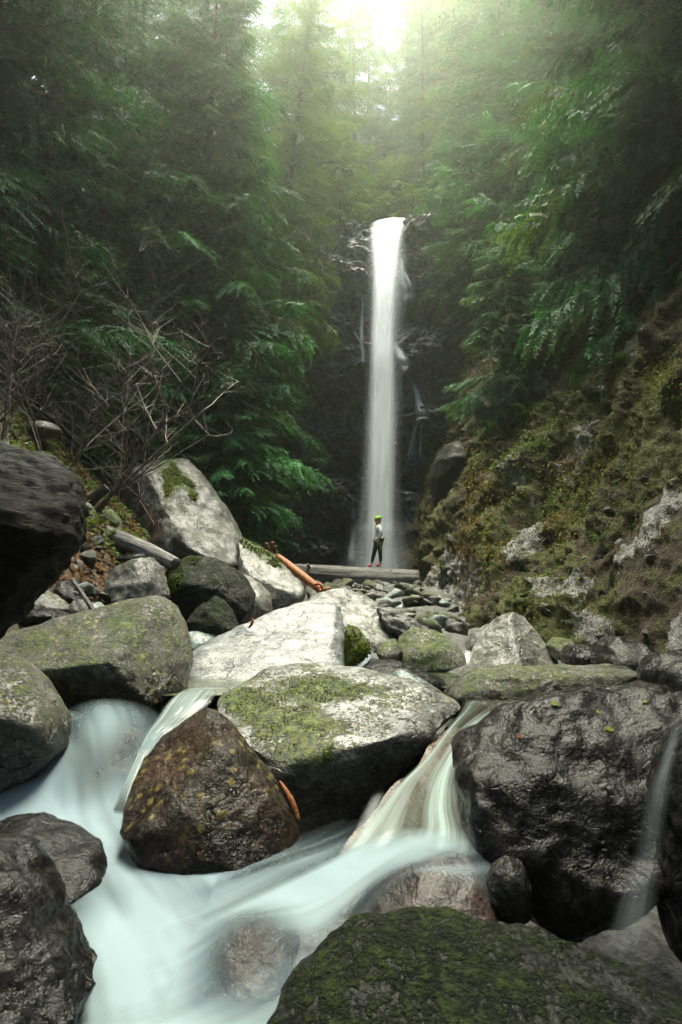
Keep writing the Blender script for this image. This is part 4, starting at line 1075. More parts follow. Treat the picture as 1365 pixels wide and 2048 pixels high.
LA, LB, LC = at(540, 1143, 20.6), at(690, 1153, 20.0), at(850, 1164, 19.4)
log('fallen_log', 'thick grey fallen log bridging the stream in front of the waterfall, person standing on it', [LA, (LA + LB) / 2 + [0, 0, .01], LB, LC], [.27, .31, .33, .36], M['greywood'], groove=.22, seed=3, sides=44, nseg=140)
bridge = [o for o in COL.objects if o.name == 'fallen_log'][0]
for (px, py, Y, ex, ey, rr) in [(622, 1140, 20.1, 616, 1128, .07), (700, 1160, 19.75, 694, 1176, .06), (775, 1150, 19.55, 783, 1140, .05)]:
    acc = Acc(); acc.tube(catmull([at(px, py, Y), at((px + ex) / 2, (py + ey) / 2 + 1, Y - .05), at(ex, ey, Y - .15)], 8), np.linspace(rr, rr * .55, 8), 8)
    b = link('branch_stub', acc.mesh('branch_stub'), parent=bridge, mat=M['greywood'])
    b.matrix_parent_inverse = (Matrix.Translation(bridge.location) @ bridge.rotation_quaternion.to_matrix().to_4x4()).inverted()
log('leaning_log', 'grey weathered log leaning down the left bank to the mossy boulder', [at(150, 1040, 9.6), at(220, 1072, 9.2), at(290, 1100, 8.8), at(352, 1128, 8.4)], [.15, .14, .125, .085], M['greywood'], groove=.14, seed=9)
log('broken_branch', 'short dark broken branch end behind the leaning grey log', [at(165, 1020, 9.9), at(190, 995, 9.9), at(215, 975, 9.9)], [.10, .09, .075], M['darkwood'], cat='branch', groove=.15)
ol = log('orange_log', 'bright orange peeled log lying down behind the yellow-mossed boulder', [at(556, 1112, 11.3), at(580, 1131, 11.1), at(608, 1154, 10.9), at(632, 1173, 10.75), at(647, 1186, 10.7)], [.045, .065, .072, .07, .06], M['orangewood'], groove=.12, seed=5)
acc = Acc()
for (p, r) in [([(630, 1170, 10.65), (640, 1168, 10.6), (646, 1180, 10.6), (645, 1190, 10.6)], .028), ([(640, 1182, 10.65), (652, 1178, 10.65), (660, 1176, 10.7)], .03), ([(645, 1186, 10.65), (656, 1186, 10.65), (650, 1176, 10.6)], .02)]:
    acc.tube(catmull([at(*q) for q in p], 12), np.linspace(r, r * .6, 12), 8)
b = link('splintered_end', acc.mesh('splintered_end'), parent=ol, mat=M['orangewood'])
b.matrix_parent_inverse = (Matrix.Translation(ol.location) @ ol.rotation_quaternion.to_matrix().to_4x4()).inverted()
# broken stump end sticking up behind the boulder
acc = Acc()
for (a0, b0, r) in [((540, 1108), (533, 1086), .07), ((545, 1106), (546, 1084), .06), ((550, 1108), (552, 1092), .05), ((538, 1100), (530, 1092), .04)]:
    acc.tube(catmull([at(*a0, 13.0), at((a0[0] + b0[0]) / 2 - 1, (a0[1] + b0[1]) / 2, 12.95), at(*b0, 12.9)], 8), np.linspace(r, r * .5, 8), 8)
acc.tube(catmull([at(560, 1125, 13), at(548, 1112, 13), at(538, 1098, 13)], 10), np.linspace(.09, .08, 10), 10)
tag(link('broken_stump', acc.mesh('broken_stump'), mat=M['redwood']), 'reddish splintered stump end poking up behind the yellow-mossed boulder', 'stump')
# orange sliver on the brown boulder and a small one near the white slab
def sliver(label, pts, r):
    acc = Acc(); P = catmull([at(*p) for p in pts], 14)
    acc.tube(P, r * np.sin(np.linspace(.15, PI - .12, 14)) ** .7, 8)
    return tag(link('wood_sliver', acc.mesh('wood_sliver'), mat=M['orangewood']), label, 'wood piece')
sliver('curved orange strip of wood lying on the flank of the brown pointed boulder', [(560, 1562, 3.36), (578, 1590, 3.32), (590, 1615, 3.3), (599, 1642, 3.28)], .014)
sliver('tiny orange twig at the upper edge of the white slab', [(497, 1256, 7.2), (504, 1248, 7.2), (507, 1236, 7.2)], .018)
log('stick', 'thin dark stick propped between the small blocks on the left bank', [at(145, 1160, 7.0), at(170, 1195, 6.8), at(188, 1222, 6.7)], [.022, .025, .03], M['darkwood'], cat='stick', nseg=20, sides=10)
# the big dark stump at the left edge
def stump():
    out = [(-190, 860), (-80, 868), (0, 880), (50, 892), (100, 918), (142, 955), (166, 1010), (158, 1075), (130, 1110), (95, 1150), (55, 1195), (10, 1250), (-60, 1290), (-190, 1280)]
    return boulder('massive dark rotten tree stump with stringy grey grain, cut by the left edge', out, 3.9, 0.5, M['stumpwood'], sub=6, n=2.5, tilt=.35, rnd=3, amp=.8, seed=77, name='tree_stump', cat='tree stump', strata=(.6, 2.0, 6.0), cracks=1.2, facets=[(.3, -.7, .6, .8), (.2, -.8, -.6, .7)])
s = NT('stringy rotten wood')
co = s.coord('Object', rnd=False, scale=(2.0, 3, 9))
n = s.noise(co, 3.2, 6, .7, 1.2)
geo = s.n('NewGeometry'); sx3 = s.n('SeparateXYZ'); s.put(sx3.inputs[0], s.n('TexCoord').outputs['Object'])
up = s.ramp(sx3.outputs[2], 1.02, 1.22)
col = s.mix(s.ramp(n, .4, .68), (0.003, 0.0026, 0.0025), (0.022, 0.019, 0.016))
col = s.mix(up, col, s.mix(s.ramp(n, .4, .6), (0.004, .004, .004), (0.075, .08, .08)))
M['stumpwood'] = s.done(s.principled(Base_Color=col, Roughness=s.ramp(n, .3, .7, .35, .7), Specular_IOR_Level=0.08, Normal=s.bump(n, 1.0, .06)))
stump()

# ------------------------------------------------------------------ trees
M['cedar'] = leaf_mat('cedar foliage', (0.010, 0.060, 0.022), (0.047, 0.168, 0.056))
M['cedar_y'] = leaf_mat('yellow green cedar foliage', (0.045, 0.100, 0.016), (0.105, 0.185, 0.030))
M['hemlock'] = leaf_mat('shade-toned hemlock needles', (0.007, 0.042, 0.020), (0.022, 0.090, 0.038))  # leaf colour darkened to paint in the shade of the dark wood
M['hemlock_g'] = leaf_mat('lit-toned hemlock foliage', (0.014, 0.062, 0.024), (0.046, 0.155, 0.052))  # same hemlock in a brighter tone, for the trees standing in light
M['cedar_pale'] = leaf_mat('pale cedar foliage', (0.042, 0.112, 0.052), (0.095, 0.200, 0.105))
M['bark'] = bark_mat('brown bark', (0.012, 0.009, 0.006), (0.05, 0.038, 0.026), scale=(6, 6, 1))

def bough(L, step, sublen, bstep, blen, bw, droop, seed, hang=0.5, lobes=True, flat=0.35):
    """one drooping conifer bough along +X: twig axis, hanging side twigs and leaf sprays"""
    rs = np.random.RandomState(seed)
    n = 16
    tt = np.linspace(0, 1, n)
    axis_ = np.stack([L * tt, 0.10 * L * np.sin(tt * 3 + rs.rand() * 6) * tt, -droop * L * tt ** 1.6 + 0.12 * L * np.maximum(0, tt - .65) ** 1.2], -1)
    wood = Acc(); wood.tube(axis_, np.linspace(.018, .004, n) * L / 2.5, 4, cap=False)
    LV = []; LT = []; cnt = 0
    pos = 0.06; side = 1
    while pos < 0.995:
        i = pos * (n - 1); k = min(int(i), n - 2); f = i - k
        b = axis_[k] * (1 - f) + axis_[k + 1] * f
        sl = sublen * (0.30 + 0.95 * math.sin(min(1, (pos + .1) * 1.3) * PI * .5) * (1 - pos) ** .7) * rs.uniform(.6, 1.25)
        az = math.radians(rs.uniform(30, 68)) * side
        dirv = np.array([math.cos(az), math.sin(az), rs.uniform(-.55, .15)])
        m = max(4, int(sl / bstep))
        q = np.linspace(0, 1, m)
        curv = np.stack([q * sl * dirv[0] + .12 * sl * q ** 2, q * sl * dirv[1], q * sl * dirv[2] - hang * sl * q ** 1.7], -1) + b
        d = np.gradient(curv, axis=0); d /= np.linalg.norm(d, axis=1, keepdims=True) + 1e-9
        lat = np.cross(np.array([0, 0, 1.0]), d); lat /= np.linalg.norm(lat, axis=1, keepdims=True) + 1e-9
        roll = rs.normal() * flat * 1.6
        nrm = np.cross(d, lat)
        lat2 = lat * math.cos(roll) + nrm * math.sin(roll)
        for j in range(m):
            ll = blen * (0.4 + .85 * (1 - q[j]) ** .8) * rs.uniform(.7, 1.25)
            for sg in (-1, 1):
                dd = d[j] * rs.uniform(.6, 1.0) + lat2[j] * sg * rs.uniform(.55, .95) + np.array([0, 0, rs.uniform(-.45, .0)])
                dd /= np.linalg.norm(dd)
                ww = np.cross(dd, nrm[j] + rs.normal(size=3) * .35); ww /= np.linalg.norm(ww) + 1e-9
                w = bw * rs.uniform(.8, 1.2)
                p0 = curv[j]; p1 = p0 + dd * ll * .55 + ww * w; p2 = p0 + dd * ll; p3 = p0 + dd * ll * .5 - ww * w
                p2 = p2 - np.array([0, 0, ll * .15])
                LV += [p0, p1, p2, p3]; LT += [(cnt, cnt + 1, cnt + 2), (cnt, cnt + 2, cnt + 3)]; cnt += 4
                if lobes and ll > blen * .45:
                    for s2 in (-1, 1):
                        e = dd * .75 + ww * s2 * .85
                        r0 = p0 + dd * ll * .38
                        LV += [r0, r0 + e * ll * .5, p0 + dd * ll * .15]; LT += [(cnt, cnt + 1, cnt + 2)]; cnt += 3
        side = -side
        pos += step / L * rs.uniform(.6, 1.4)
    Vw = np.vstack(wood.V); Qw = np.vstack(wood.Q)
    Vall = np.vstack([Vw, np.array(LV)])
    Tt = np.array(LT) + len(Vw)
    idx = np.concatenate([np.ones(len(Qw), int), np.zeros(len(Tt), int)])
    return Vall, Qw, Tt, idx

def bough_mesh(name, leaf, *a, **k):
    V, Qw, Tt, idx = bough(*a, **k)
    return mesh_np(name, V, [Qw, Tt], smooth=False, mats=[M[leaf], M['bark']], mat_idx=idx)

CEDAR = [bough_mesh('branch', 'cedar', 2.5, .062, .85, .036, .125, .0155, .28 + .07 * i, 10 + i, hang=.55 + .12 * i) for i in range(4)]
CEDARP = [bough_mesh('branch', 'cedar_pale', 2.5, .062, .85, .036, .125, .0155, .28 + .07 * i, 15 + i, hang=.50 + .12 * i) for i in range(3)]
CEDARY = [bough_mesh('branch', 'cedar_y', 2.5, .062, .85, .036, .125, .0155, .28 + .07 * i, 20 + i, hang=.50 + .12 * i) for i in range(3)]
HEML_SHADE = [bough_mesh('branch', 'hemlock', 2.5, .055, .75, .034, .095, .016, .18 + .07 * i, 30 + i, hang=.35, lobes=False) for i in range(4)]
HEML_LIT = [bough_mesh('branch', 'hemlock_g', 2.5, .055, .75, .034, .095, .016, .18 + .07 * i, 34 + i, hang=.35, lobes=False) for i in range(3)]
FARB = [bough_mesh('branch', 'hemlock_g', 2.5, .09, .80, .07, .20, .040, .22 + .08 * i, 40 + i, hang=.45, lobes=False) for i in range(3)]
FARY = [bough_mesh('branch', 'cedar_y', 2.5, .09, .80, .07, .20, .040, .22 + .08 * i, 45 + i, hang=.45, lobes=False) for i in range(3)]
def dead_bough(seed):
    rs = np.random.RandomState(seed)
    acc = Acc()
    t = np.linspace(0, 1, 12)
    ax = np.stack([2.3 * t, .15 * np.sin(t * 4 + seed), -.5 * t ** 1.5], -1)
    acc.tube(ax, np.linspace(.022, .005, 12), 5, cap=False)
    for k in range(16):
        i = rs.randint(2, 11); a = rs.uniform(-1, 1) * 1.2; L = rs.uniform(.2, .7) * (1.2 - t[i])
        q = np.linspace(0, 1, 6)
        acc.tube(ax[i] + np.stack([q * L * math.cos(a), q * L * math.sin(a), -.25 * L * q ** 2 + rs.uniform(-.1, .1) * q], -1), np.linspace(.009, .003, 6), 3, cap=False)
    return acc.mesh('branch', mats=[M['deadwood']])
M['deadwood'] = bark_mat('dead grey twigs', (0.05, 0.042, 0.034), (0.18, 0.155, 0.125), ns=6)
DEAD = [dead_bough(i) for i in range(3)]
SETS = {'cedar': CEDAR, 'cedar_y': CEDARY, 'cedar_p': CEDARP, 'hemlock': HEML_SHADE, 'hemlock_g': HEML_LIT, 'far': FARB, 'fary': FARY}

G_TL = 'conifers on the left bank'; G_TR = 'conifers above the right slope'; G_TB = 'conifers above the waterfall'
def tree(name, label, base, h, r, n, kind, group, seed, lean=(0, 0), first=0.03, tip=0.12, face=0.3, pitch=(-8, 24), pw=0.42, tr=None, clear=False):
    rs = random.Random(seed)
    root = empty(name, base, label, 'tree', group)
    tr = tr or max(.05, h * .010)
    m = 12
    tt = np.linspace(0, 1, m)
    bx = rs.uniform(-1, 1) * .15; by = rs.uniform(-1, 1) * .15
    tp = np.stack([lean[0] * tt + bx * np.sin(tt * 5), lean[1] * tt + by * np.sin(tt * 4), h * tt - .4 * (1 - tt)], -1)
    acc = Acc(); acc.tube(tp, tr * (1.25 - 1.15 * tt ** .8), 9)
    link('trunk', acc.mesh('trunk'), parent=root, mat=M['bark'])
    meshes = SETS[kind]
    a = rs.uniform(0, 6.28)
    for i in range(n):
        t = first + (0.985 - first) * (i + rs.random()) / n
        a += 2.399 + rs.uniform(-.5, .5)
        # mostly the side that can be seen
        if math.cos(a + PI / 2) < -0.25 and rs.random() > face:
            a += PI * .85
        L = r * ((1 - t) ** pw * rs.uniform(.75, 1.2) + tip)
        el_ = rad(rs.uniform(*pitch) - 14 * t); roll_ = rs.uniform(-.3, .3); wz = rs.uniform(.85, 1.15)
        k = t * (m - 1); j = min(int(k), m - 2); f = k - j
        p = tp[j] * (1 - f) + tp[j + 1] * f
        if clear:   # these trees stand outside the view: no bough of theirs reaches into it
            g = np.linspace(.1, 1.15, 9)[:, None] * L
            d_ = np.array([math.cos(a) * math.cos(el_), math.sin(a) * math.cos(el_), -math.sin(el_)])
            w_ = np.array([-math.sin(a), math.cos(a), 0])
            c_ = np.concatenate([np.array(base) + p + g * d_ + sx * .4 * L * w_ + np.array([0, 0, dz * L]) for sx in (-1, 0, 1) for dz in (0, -.35, -.7)])
            pu, pv_ = pix(c_)
            if np.any((c_[:, 1] * CP + c_[:, 2] * SP > .02) & (pu > -90) & (pu < 1455) & (pv_ > -70) & (pv_ < 2100)): continue
        o = link('branch', rs.choice(DEAD) if kind[:3] not in ('far',) and i % 11 == 5 else rs.choice(meshes), parent=root)
        s = L / 2.5
        o.location = p
        o.rotation_euler = (roll_, el_, a)
        o.scale = (s, s * wz, s)
    return root

def base_l(px, Y, py=1000):
    p = at(px, py, Y); return (float(p[0]), Y, float(ground(p[0], Y)) - .2)
def base_s(px, py, Y):
    p = at(px, py, Y); return tuple(float(v) for v in p)

tree('cedar_tree', 'tall bright green cedar with drooping fronds, the largest in the middle of the left bank', base_l(395, 16.0), 20, 3.5, 220, 'cedar', G_TL, 1, pw=.75, first=.13)
tree('cedar_tree', 'cedar right of the largest one, fronds hanging over the dark cliff', base_l(445, 18.6), 20.5, 2.3, 150, 'cedar', G_TL, 2, pw=.6)
tree('cedar_tree', 'cedar leaning out over the waterfall lip from the left', base_s(555, 640, 22.5), 14.5, 2.2, 130, 'cedar_y', G_TL, 3, lean=(1.2, -.3), pw=.5)
tree('cedar_tree', 'dark cedar left of the largest one behind the bare shrubs', base_l(290, 17.5), 17, 3.2, 130, 'cedar', G_TL, 4, pw=.7)
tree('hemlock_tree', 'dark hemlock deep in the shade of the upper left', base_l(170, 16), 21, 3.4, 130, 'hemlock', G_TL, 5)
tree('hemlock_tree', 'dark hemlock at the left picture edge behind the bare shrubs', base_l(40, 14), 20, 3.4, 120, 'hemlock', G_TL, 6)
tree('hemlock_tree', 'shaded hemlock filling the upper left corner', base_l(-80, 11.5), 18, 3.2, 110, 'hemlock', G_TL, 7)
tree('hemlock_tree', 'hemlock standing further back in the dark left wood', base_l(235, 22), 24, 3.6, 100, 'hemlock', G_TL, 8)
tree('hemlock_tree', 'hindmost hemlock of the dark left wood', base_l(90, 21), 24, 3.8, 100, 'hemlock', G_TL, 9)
tree('young_cedar', 'small yellow-green young cedar among the bare shrubs', base_l(135, 12.5), 4.6, 1.5, 70, 'cedar_y', G_TL, 10, pw=.7)
tree('young_cedar', 'young cedar in front of the largest one, just behind the peaked boulder', base_l(455, 14.2), 6.0, 1.8, 90, 'cedar', G_TL, 11, pw=.6)
tree('young_cedar', 'low cedar at the cliff foot with fronds touching the dark rock', base_l(430, 16.5), 5.5, 1.4, 80, 'cedar', G_TL, 12, pw=.6)
tree('young_cedar', 'slim young cedar between the bare shrubs and the largest cedar', base_l(265, 13.5), 5.5, 1.4, 70, 'cedar', G_TL, 13, pw=.6)
for k, (px, Y) in enumerate([(380, 25), (490, 24.5), (300, 29), (160, 27), (10, 25), (430, 31), (560, 28.5), (-60, 19)]):
    tree('conifer', 'shaded conifer filling in between the nearer trees of the left wood', base_l(px, Y), 5 + Y * .5, 3.6, 80, 'far', G_TL, 60 + k, pw=.35)
# above the fall
def base_b(px, Y):
    x = float(at(px, 400, Y)[0]); return (x, Y, float(ground(x, Y)) - .3)
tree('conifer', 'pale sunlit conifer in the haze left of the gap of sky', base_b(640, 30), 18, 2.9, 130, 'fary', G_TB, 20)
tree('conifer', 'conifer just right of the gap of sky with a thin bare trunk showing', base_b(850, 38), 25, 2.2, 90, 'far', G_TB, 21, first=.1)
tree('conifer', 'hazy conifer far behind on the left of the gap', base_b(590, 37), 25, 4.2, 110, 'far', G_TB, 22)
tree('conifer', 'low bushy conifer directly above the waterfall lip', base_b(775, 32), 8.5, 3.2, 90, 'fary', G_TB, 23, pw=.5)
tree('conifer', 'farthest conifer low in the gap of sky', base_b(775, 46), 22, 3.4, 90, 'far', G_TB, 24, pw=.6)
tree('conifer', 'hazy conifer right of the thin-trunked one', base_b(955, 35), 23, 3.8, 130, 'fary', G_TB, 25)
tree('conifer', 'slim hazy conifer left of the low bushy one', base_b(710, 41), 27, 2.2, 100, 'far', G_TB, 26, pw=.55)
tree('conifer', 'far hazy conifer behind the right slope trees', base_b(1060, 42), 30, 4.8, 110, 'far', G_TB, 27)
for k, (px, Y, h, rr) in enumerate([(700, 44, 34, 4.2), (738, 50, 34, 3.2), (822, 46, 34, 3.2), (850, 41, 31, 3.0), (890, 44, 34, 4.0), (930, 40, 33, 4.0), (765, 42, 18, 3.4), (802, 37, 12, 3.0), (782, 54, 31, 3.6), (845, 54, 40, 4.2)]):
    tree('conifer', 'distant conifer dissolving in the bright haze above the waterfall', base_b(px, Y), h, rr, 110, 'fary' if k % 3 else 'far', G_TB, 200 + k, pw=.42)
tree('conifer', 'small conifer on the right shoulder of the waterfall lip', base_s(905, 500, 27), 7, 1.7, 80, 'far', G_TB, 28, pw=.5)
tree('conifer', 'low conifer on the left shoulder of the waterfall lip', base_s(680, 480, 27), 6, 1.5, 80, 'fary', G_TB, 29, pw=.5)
# right
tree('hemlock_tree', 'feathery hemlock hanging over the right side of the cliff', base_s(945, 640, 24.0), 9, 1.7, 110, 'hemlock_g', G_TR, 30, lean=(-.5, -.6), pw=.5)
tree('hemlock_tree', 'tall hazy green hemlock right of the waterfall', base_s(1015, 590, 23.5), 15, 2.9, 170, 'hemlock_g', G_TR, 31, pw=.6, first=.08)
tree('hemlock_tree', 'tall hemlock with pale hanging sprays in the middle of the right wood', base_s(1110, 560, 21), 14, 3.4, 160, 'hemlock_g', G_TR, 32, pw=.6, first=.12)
tree('cedar_tree', 'blue-green cedar with broad bright fronds on the right', base_s(1215, 560, 17), 11.5, 3.2, 130, 'cedar', G_TR, 33, pw=.6, first=.12)
tree('cedar_tree', 'dark cedar at the right edge with long lit fronds reaching left', base_s(1345, 560, 13), 15, 3.2, 150, 'cedar', G_TR, 34, pw=.5)
tree('cedar_tree', 'shaded cedar filling the upper right corner', base_s(1450, 520, 11), 15, 3.2, 120, 'cedar', G_TR, 35)
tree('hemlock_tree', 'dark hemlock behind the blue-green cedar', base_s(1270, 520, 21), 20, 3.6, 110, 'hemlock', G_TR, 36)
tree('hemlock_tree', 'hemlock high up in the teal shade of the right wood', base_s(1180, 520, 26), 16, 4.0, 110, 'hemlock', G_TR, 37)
for k, (px, py, Y) in enumerate([(1080, 480, 29), (1330, 440, 27), (1420, 470, 19), (1000, 470, 31)]):
    tree('conifer', 'shaded conifer filling in between the nearer trees of the right wood', base_s(px, py, Y), 6 + Y * .38, 3.8, 80, 'far', G_TR, 80 + k, pw=.35)
p, nn = slope_pt(1035, 800)
tree('young_cedar', 'pale green young cedar rooted alone on the right slope beside the waterfall', (p[0] - .1, p[1] - .3, p[2]), 4.3, 1.5, 120, 'cedar_p', G_TR, 38, lean=(-.3, -.2), pw=.45)
# unseen conifers added round the camera to shade the foreground and edges
for k, (x, y, h, f, r_) in enumerate([(5.7, 7.9, 19, .74, 5.0), (4.8, 4.2, 17, .76, 3.8), (4.6, 1.0, 15, .5, 4.2), (4.0, 4.9, 18, .68, 3.5), (3.5, 2.2, 17, .68, 3.0), (-4.0, 4.9, 18, .68, 3.3), (-3.5, 2.2, 17, .68, 3.0), (-5.6, 7.8, 18, .72, 5.0), (-4.8, 4.2, 16, .72, 3.8), (-4.8, 0.5, 14, .42, 4), (4.2, -3.0, 15, .2, 4), (-3.8, -3.5, 15, .2, 4), (0.8, -5.5, 16, .15, 4),
                                 (-9.5, 8, 13, .3, 3.5), (-13, 11, 16, .2, 4), (-15, 16, 16, .2, 4), (10, 7, 16, .35, 4), (13, 12, 16, .3, 4), (7.5, -8, 15, .1, 4), (-7, -9, 15, .1, 4), (-2.5, -10, 16, .1, 4), (3.5, -11, 16, .1, 4)]):
    z0 = float(ground(x, y)) - .2
    tree('conifer', 'unseen conifer added outside the view to shade the scene', (x, y, z0), h + 5, r_, 130, 'hemlock', 'unseen trees added for shade', 100 + k, first=f, face=1, pw=.3, pitch=(-22, 6), clear=True)

# ------------------------------------------------------------------ bare shrubs
M['twig'] = bark_mat('pale bare twigs', (0.03, 0.024, 0.02), (0.19, 0.16, 0.12), ns=6, rough=.6)
def bare_shrub(label, base, stems, h, spread, seed, lean=0.0, thick=.017):
    rs = random.Random(seed)
    root = empty('bare_shrub', base, label, 'shrub', 'bare shrubs on the left bank')
    for s_ in range(stems):
        acc = Acc()
        def grow(p, d, L, r, depth):
            n = 6
            pts = [p.copy()]
            for k in range(n):
                d = d + np.array([rs.uniform(-.16, .16), rs.uniform(-.16, .16), rs.uniform(-.06, .13)])
                d /= np.linalg.norm(d)
                pts.append(pts[-1] + d * L / n)
            acc.tube(pts, np.linspace(r, r * .55, n + 1), 5 if depth < 2 else 3, cap=False)
            if depth < 3:
                for k in range(rs.randint(5, 8) if depth < 2 else rs.randint(2, 4)):
                    i = rs.randint(1, n)
                    a = rs.uniform(0, 6.28)
                    e = d * .5 + np.array([math.cos(a), math.sin(a), rs.uniform(-.1, .6)]) * .9
                    e /= np.linalg.norm(e)
                    grow(pts[i], e, L * rs.uniform(.35, .65), r * .42, depth + 1)
        a = rs.uniform(0, 6.28)
        d0 = np.array([math.cos(a) * spread + lean, math.sin(a) * spread, 1.0]); d0 /= np.linalg.norm(d0)
        grow(np.array([rs.uniform(-.15, .15), rs.uniform(-.15, .15), -.1]), d0, h * rs.uniform(.7, 1.0), thick * rs.uniform(.7, 1.1), 0)
        link('stem', acc.mesh('stem'), parent=root, mat=M['twig'])
    return root
def bank(px, Y):
    x = float(at(px, 900, Y)[0]); return (x, Y, float(ground(x, Y)))
bare_shrub('bare shrub with a slender upright trunk right of the tangle', bank(255, 10.8), 2, 4.2, .18, 1, lean=.12)
bare_shrub('tangled bare shrub over the dark stump', bank(110, 9.2), 4, 3.0, .6, 2)
bare_shrub('bare shrub at the left picture edge with long arching twigs', bank(10, 9.0), 4, 3.2, .55, 3)
bare_shrub('bare shrub behind the tangle, its twigs pale against the young cedar', bank(160, 11.0), 4, 3.6, .45, 4)
bare_shrub('leaning bare shrub whose dark stem tilts right over the peaked boulder', bank(185, 9.6), 2, 2.6, .15, 5, lean=.75, thick=.04)
bare_shrub('low bare shrub of thin brown twigs at the far left', bank(-40, 8.4), 5, 2.0, .8, 6)
M['redtwig'] = plain('red twigs', (0.20, 0.06, 0.03), .6)
acc = Acc()
for pts in ([(302, 1085), (308, 1060), (318, 1035), (334, 1005)], [(308, 1048), (295, 1025), (280, 1002)], [(300, 1085), (318, 1072), (340, 1058)], [(258, 1072), (262, 1050), (256, 1028)], [(318, 1065), (316, 1040)]):
    acc.tube(catmull([at(*q, 10.2) for q in pts], 10), np.linspace(.014, .006, 10), 4)
tag(link('red_twig_plant', acc.mesh('red_twig_plant'), mat=M['redtwig']), 'leafless red twigs growing in front of the peaked boulder', 'plant')

# ------------------------------------------------------------------ ferns and small plants
M['fern'] = leaf_mat('fern green', (0.035, 0.085, 0.02), (0.075, 0.15, 0.035))
def frond_mesh(L, seed):
    rs = np.random.RandomState(seed)
    n = 22; t = np.linspace(0, 1, n)
    ax = np.stack([L * t * .9, 0 * t, L * (0.55 * t - .75 * t ** 2)], -1)
    V = []; T = []; c = 0
    for i in range(1, n):
        w = L * .16 * math.sin(min(1, t[i] * 2.2 + .12) * PI / 2) * (1 - t[i]) ** .6 + .01
        for sg in (-1, 1):
            b = ax[i]; d = np.array([.35, sg, -.15]) * w
            V += [b, b + d * .5 + [L * .018, 0, 0], b + d, b + d * .5 - [L * .014, 0, 0]]
            T += [(c, c + 1, c + 2), (c, c + 2, c + 3)]; c += 4
    acc = Acc(); acc.tube(ax, np.linspace(.006, .002, n) * L * 2, 3, cap=False)
    Vw = np.vstack(acc.V); Q = np.vstack(acc.Q)
    return mesh_np('frond', np.vstack([Vw, V]), [Q, np.array(T) + len(Vw)], smooth=False, mats=[M['fern']])
FR = [frond_mesh(.8, i) for i in range(2)]
def fern(px, py, s, label, seed):
    rs = random.Random(seed)
    p, nn = slope_pt(px, py)
    root = empty('fern', tuple(p + nn * .05), label, 'fern', 'ferns on the right slope')
    for k in range(9):
        o = link('frond', rs.choice(FR), parent=root)
        a = k / 9 * 6.28 + rs.uniform(-.3, .3)
        sc = s * rs.uniform(.8, 1.2)
        o.rotation_euler = (0, rad(rs.uniform(-25, 15)), a); o.scale = (sc,) * 3
    return root
fern(1245, 725, .7, 'bright green fern high on the right slope under the dark trees', 1)
fern(1165, 605, 1.0, 'fern just below the tree line right of the young cedar', 2)
fern(1060, 830, .8, 'fern below the young cedar on the right slope', 3)
fern(1075, 900, .7, 'fern on the mossy ledge left of the pale rock streak', 4)
fern(1210, 1080, .5, 'small fern in the middle of the right slope', 5)
fern(1110, 1040, .5, 'small fern right of the pale bare patch', 6)

# leafy ground cover, dry grass and fallen leaves: uncountable
def scatter_leaves(name, pts, nrms, size, mat, seed, per=1, up=.6, blade=False):
    rs = np.random.RandomState(seed)
    n = len(pts)
    d = rs.normal(size=(n, 3)); d -= nrms * (d * nrms).sum(1, keepdims=True) * (0.7)
    d += np.array([0, -.2, -.35]) if not blade else np.array([0, -.1, -.9])
    d /= np.linalg.norm(d, axis=1, keepdims=True)
    w = np.cross(d, nrms + rs.normal(size=(n, 3)) * .5); w /= np.linalg.norm(w, axis=1, keepdims=True) + 1e-9
    s = (size * rs.uniform(.5, 1.4, n))[:, None] if np.isscalar(size) else (size * rs.uniform(.5, 1.4, n))[:, None]
    b = pts + nrms * rs.uniform(0.0, 1.0, (n, 1)) * s * up
    wd = .12 if blade else .42
    V = np.stack([b, b + d * s * .5 + w * s * wd, b + d * s, b + d * s * .45 - w * s * wd], 1).reshape(-1, 3)
    i = np.arange(n)[:, None] * 4
    T = np.concatenate([i + [0, 1, 2], i + [0, 2, 3]])
    o = link(name, mesh_np(name, V, T, smooth=False), mat=mat)
    return tag(o, kind='stuff')
def slope_samples(n, dens_patches, seed, base=0.0, clump=.5):
    rs = np.random.RandomState(seed)
    w = patches(dens_patches, SLu.ravel(), SLv.ravel()) + base
    q = SLOPE[:, :nt_].reshape(-1, 3)
    w = w * sstep(-.1, .35, fbm(q * 1.3 + seed, 3) * clump + (1 - clump) * .4) * (q[:, 1] * 0 + 1)
    w = w * ((SLu.ravel() > 780) & (SLu.ravel() < 1420)).astype(float)
    k = rs.choice(len(w), n, p=w / w.sum())
    return q[k] + rs.normal(size=(n, 3)) * .04, SLOPEN[:, :nt_].reshape(-1, 3)[k]
LM = lambda nm, a, b: leaf_mat(nm, a, b, .3, .6)
M['moss_l'] = LM('moss strands', (0.026, 0.036, 0.004), (0.105, 0.118, 0.010))
M['leafy'] = LM('small green leaves', (0.05, 0.09, 0.015), (0.13, 0.17, 0.03))
M['yleaf'] = LM('yellow small leaves', (0.14, 0.105, 0.012), (0.28, 0.20, 0.02))
M['dry'] = LM('dry grass', (0.08, 0.05, 0.016), (0.20, 0.13, 0.045))
M['litter'] = LM('fallen brown leaves', (0.06, 0.03, 0.015), (0.24, 0.13, 0.06))
M['moss_t'] = LM('raised moss', (0.030, 0.050, 0.006), (0.12, 0.145, 0.014))
for k, (o, p, n_, sz) in enumerate(MOSS_JOBS):
    tag(scatter_leaves('moss', p, n_, sz, M['moss_t'], 50 + k, up=.5), kind='stuff').parent = o
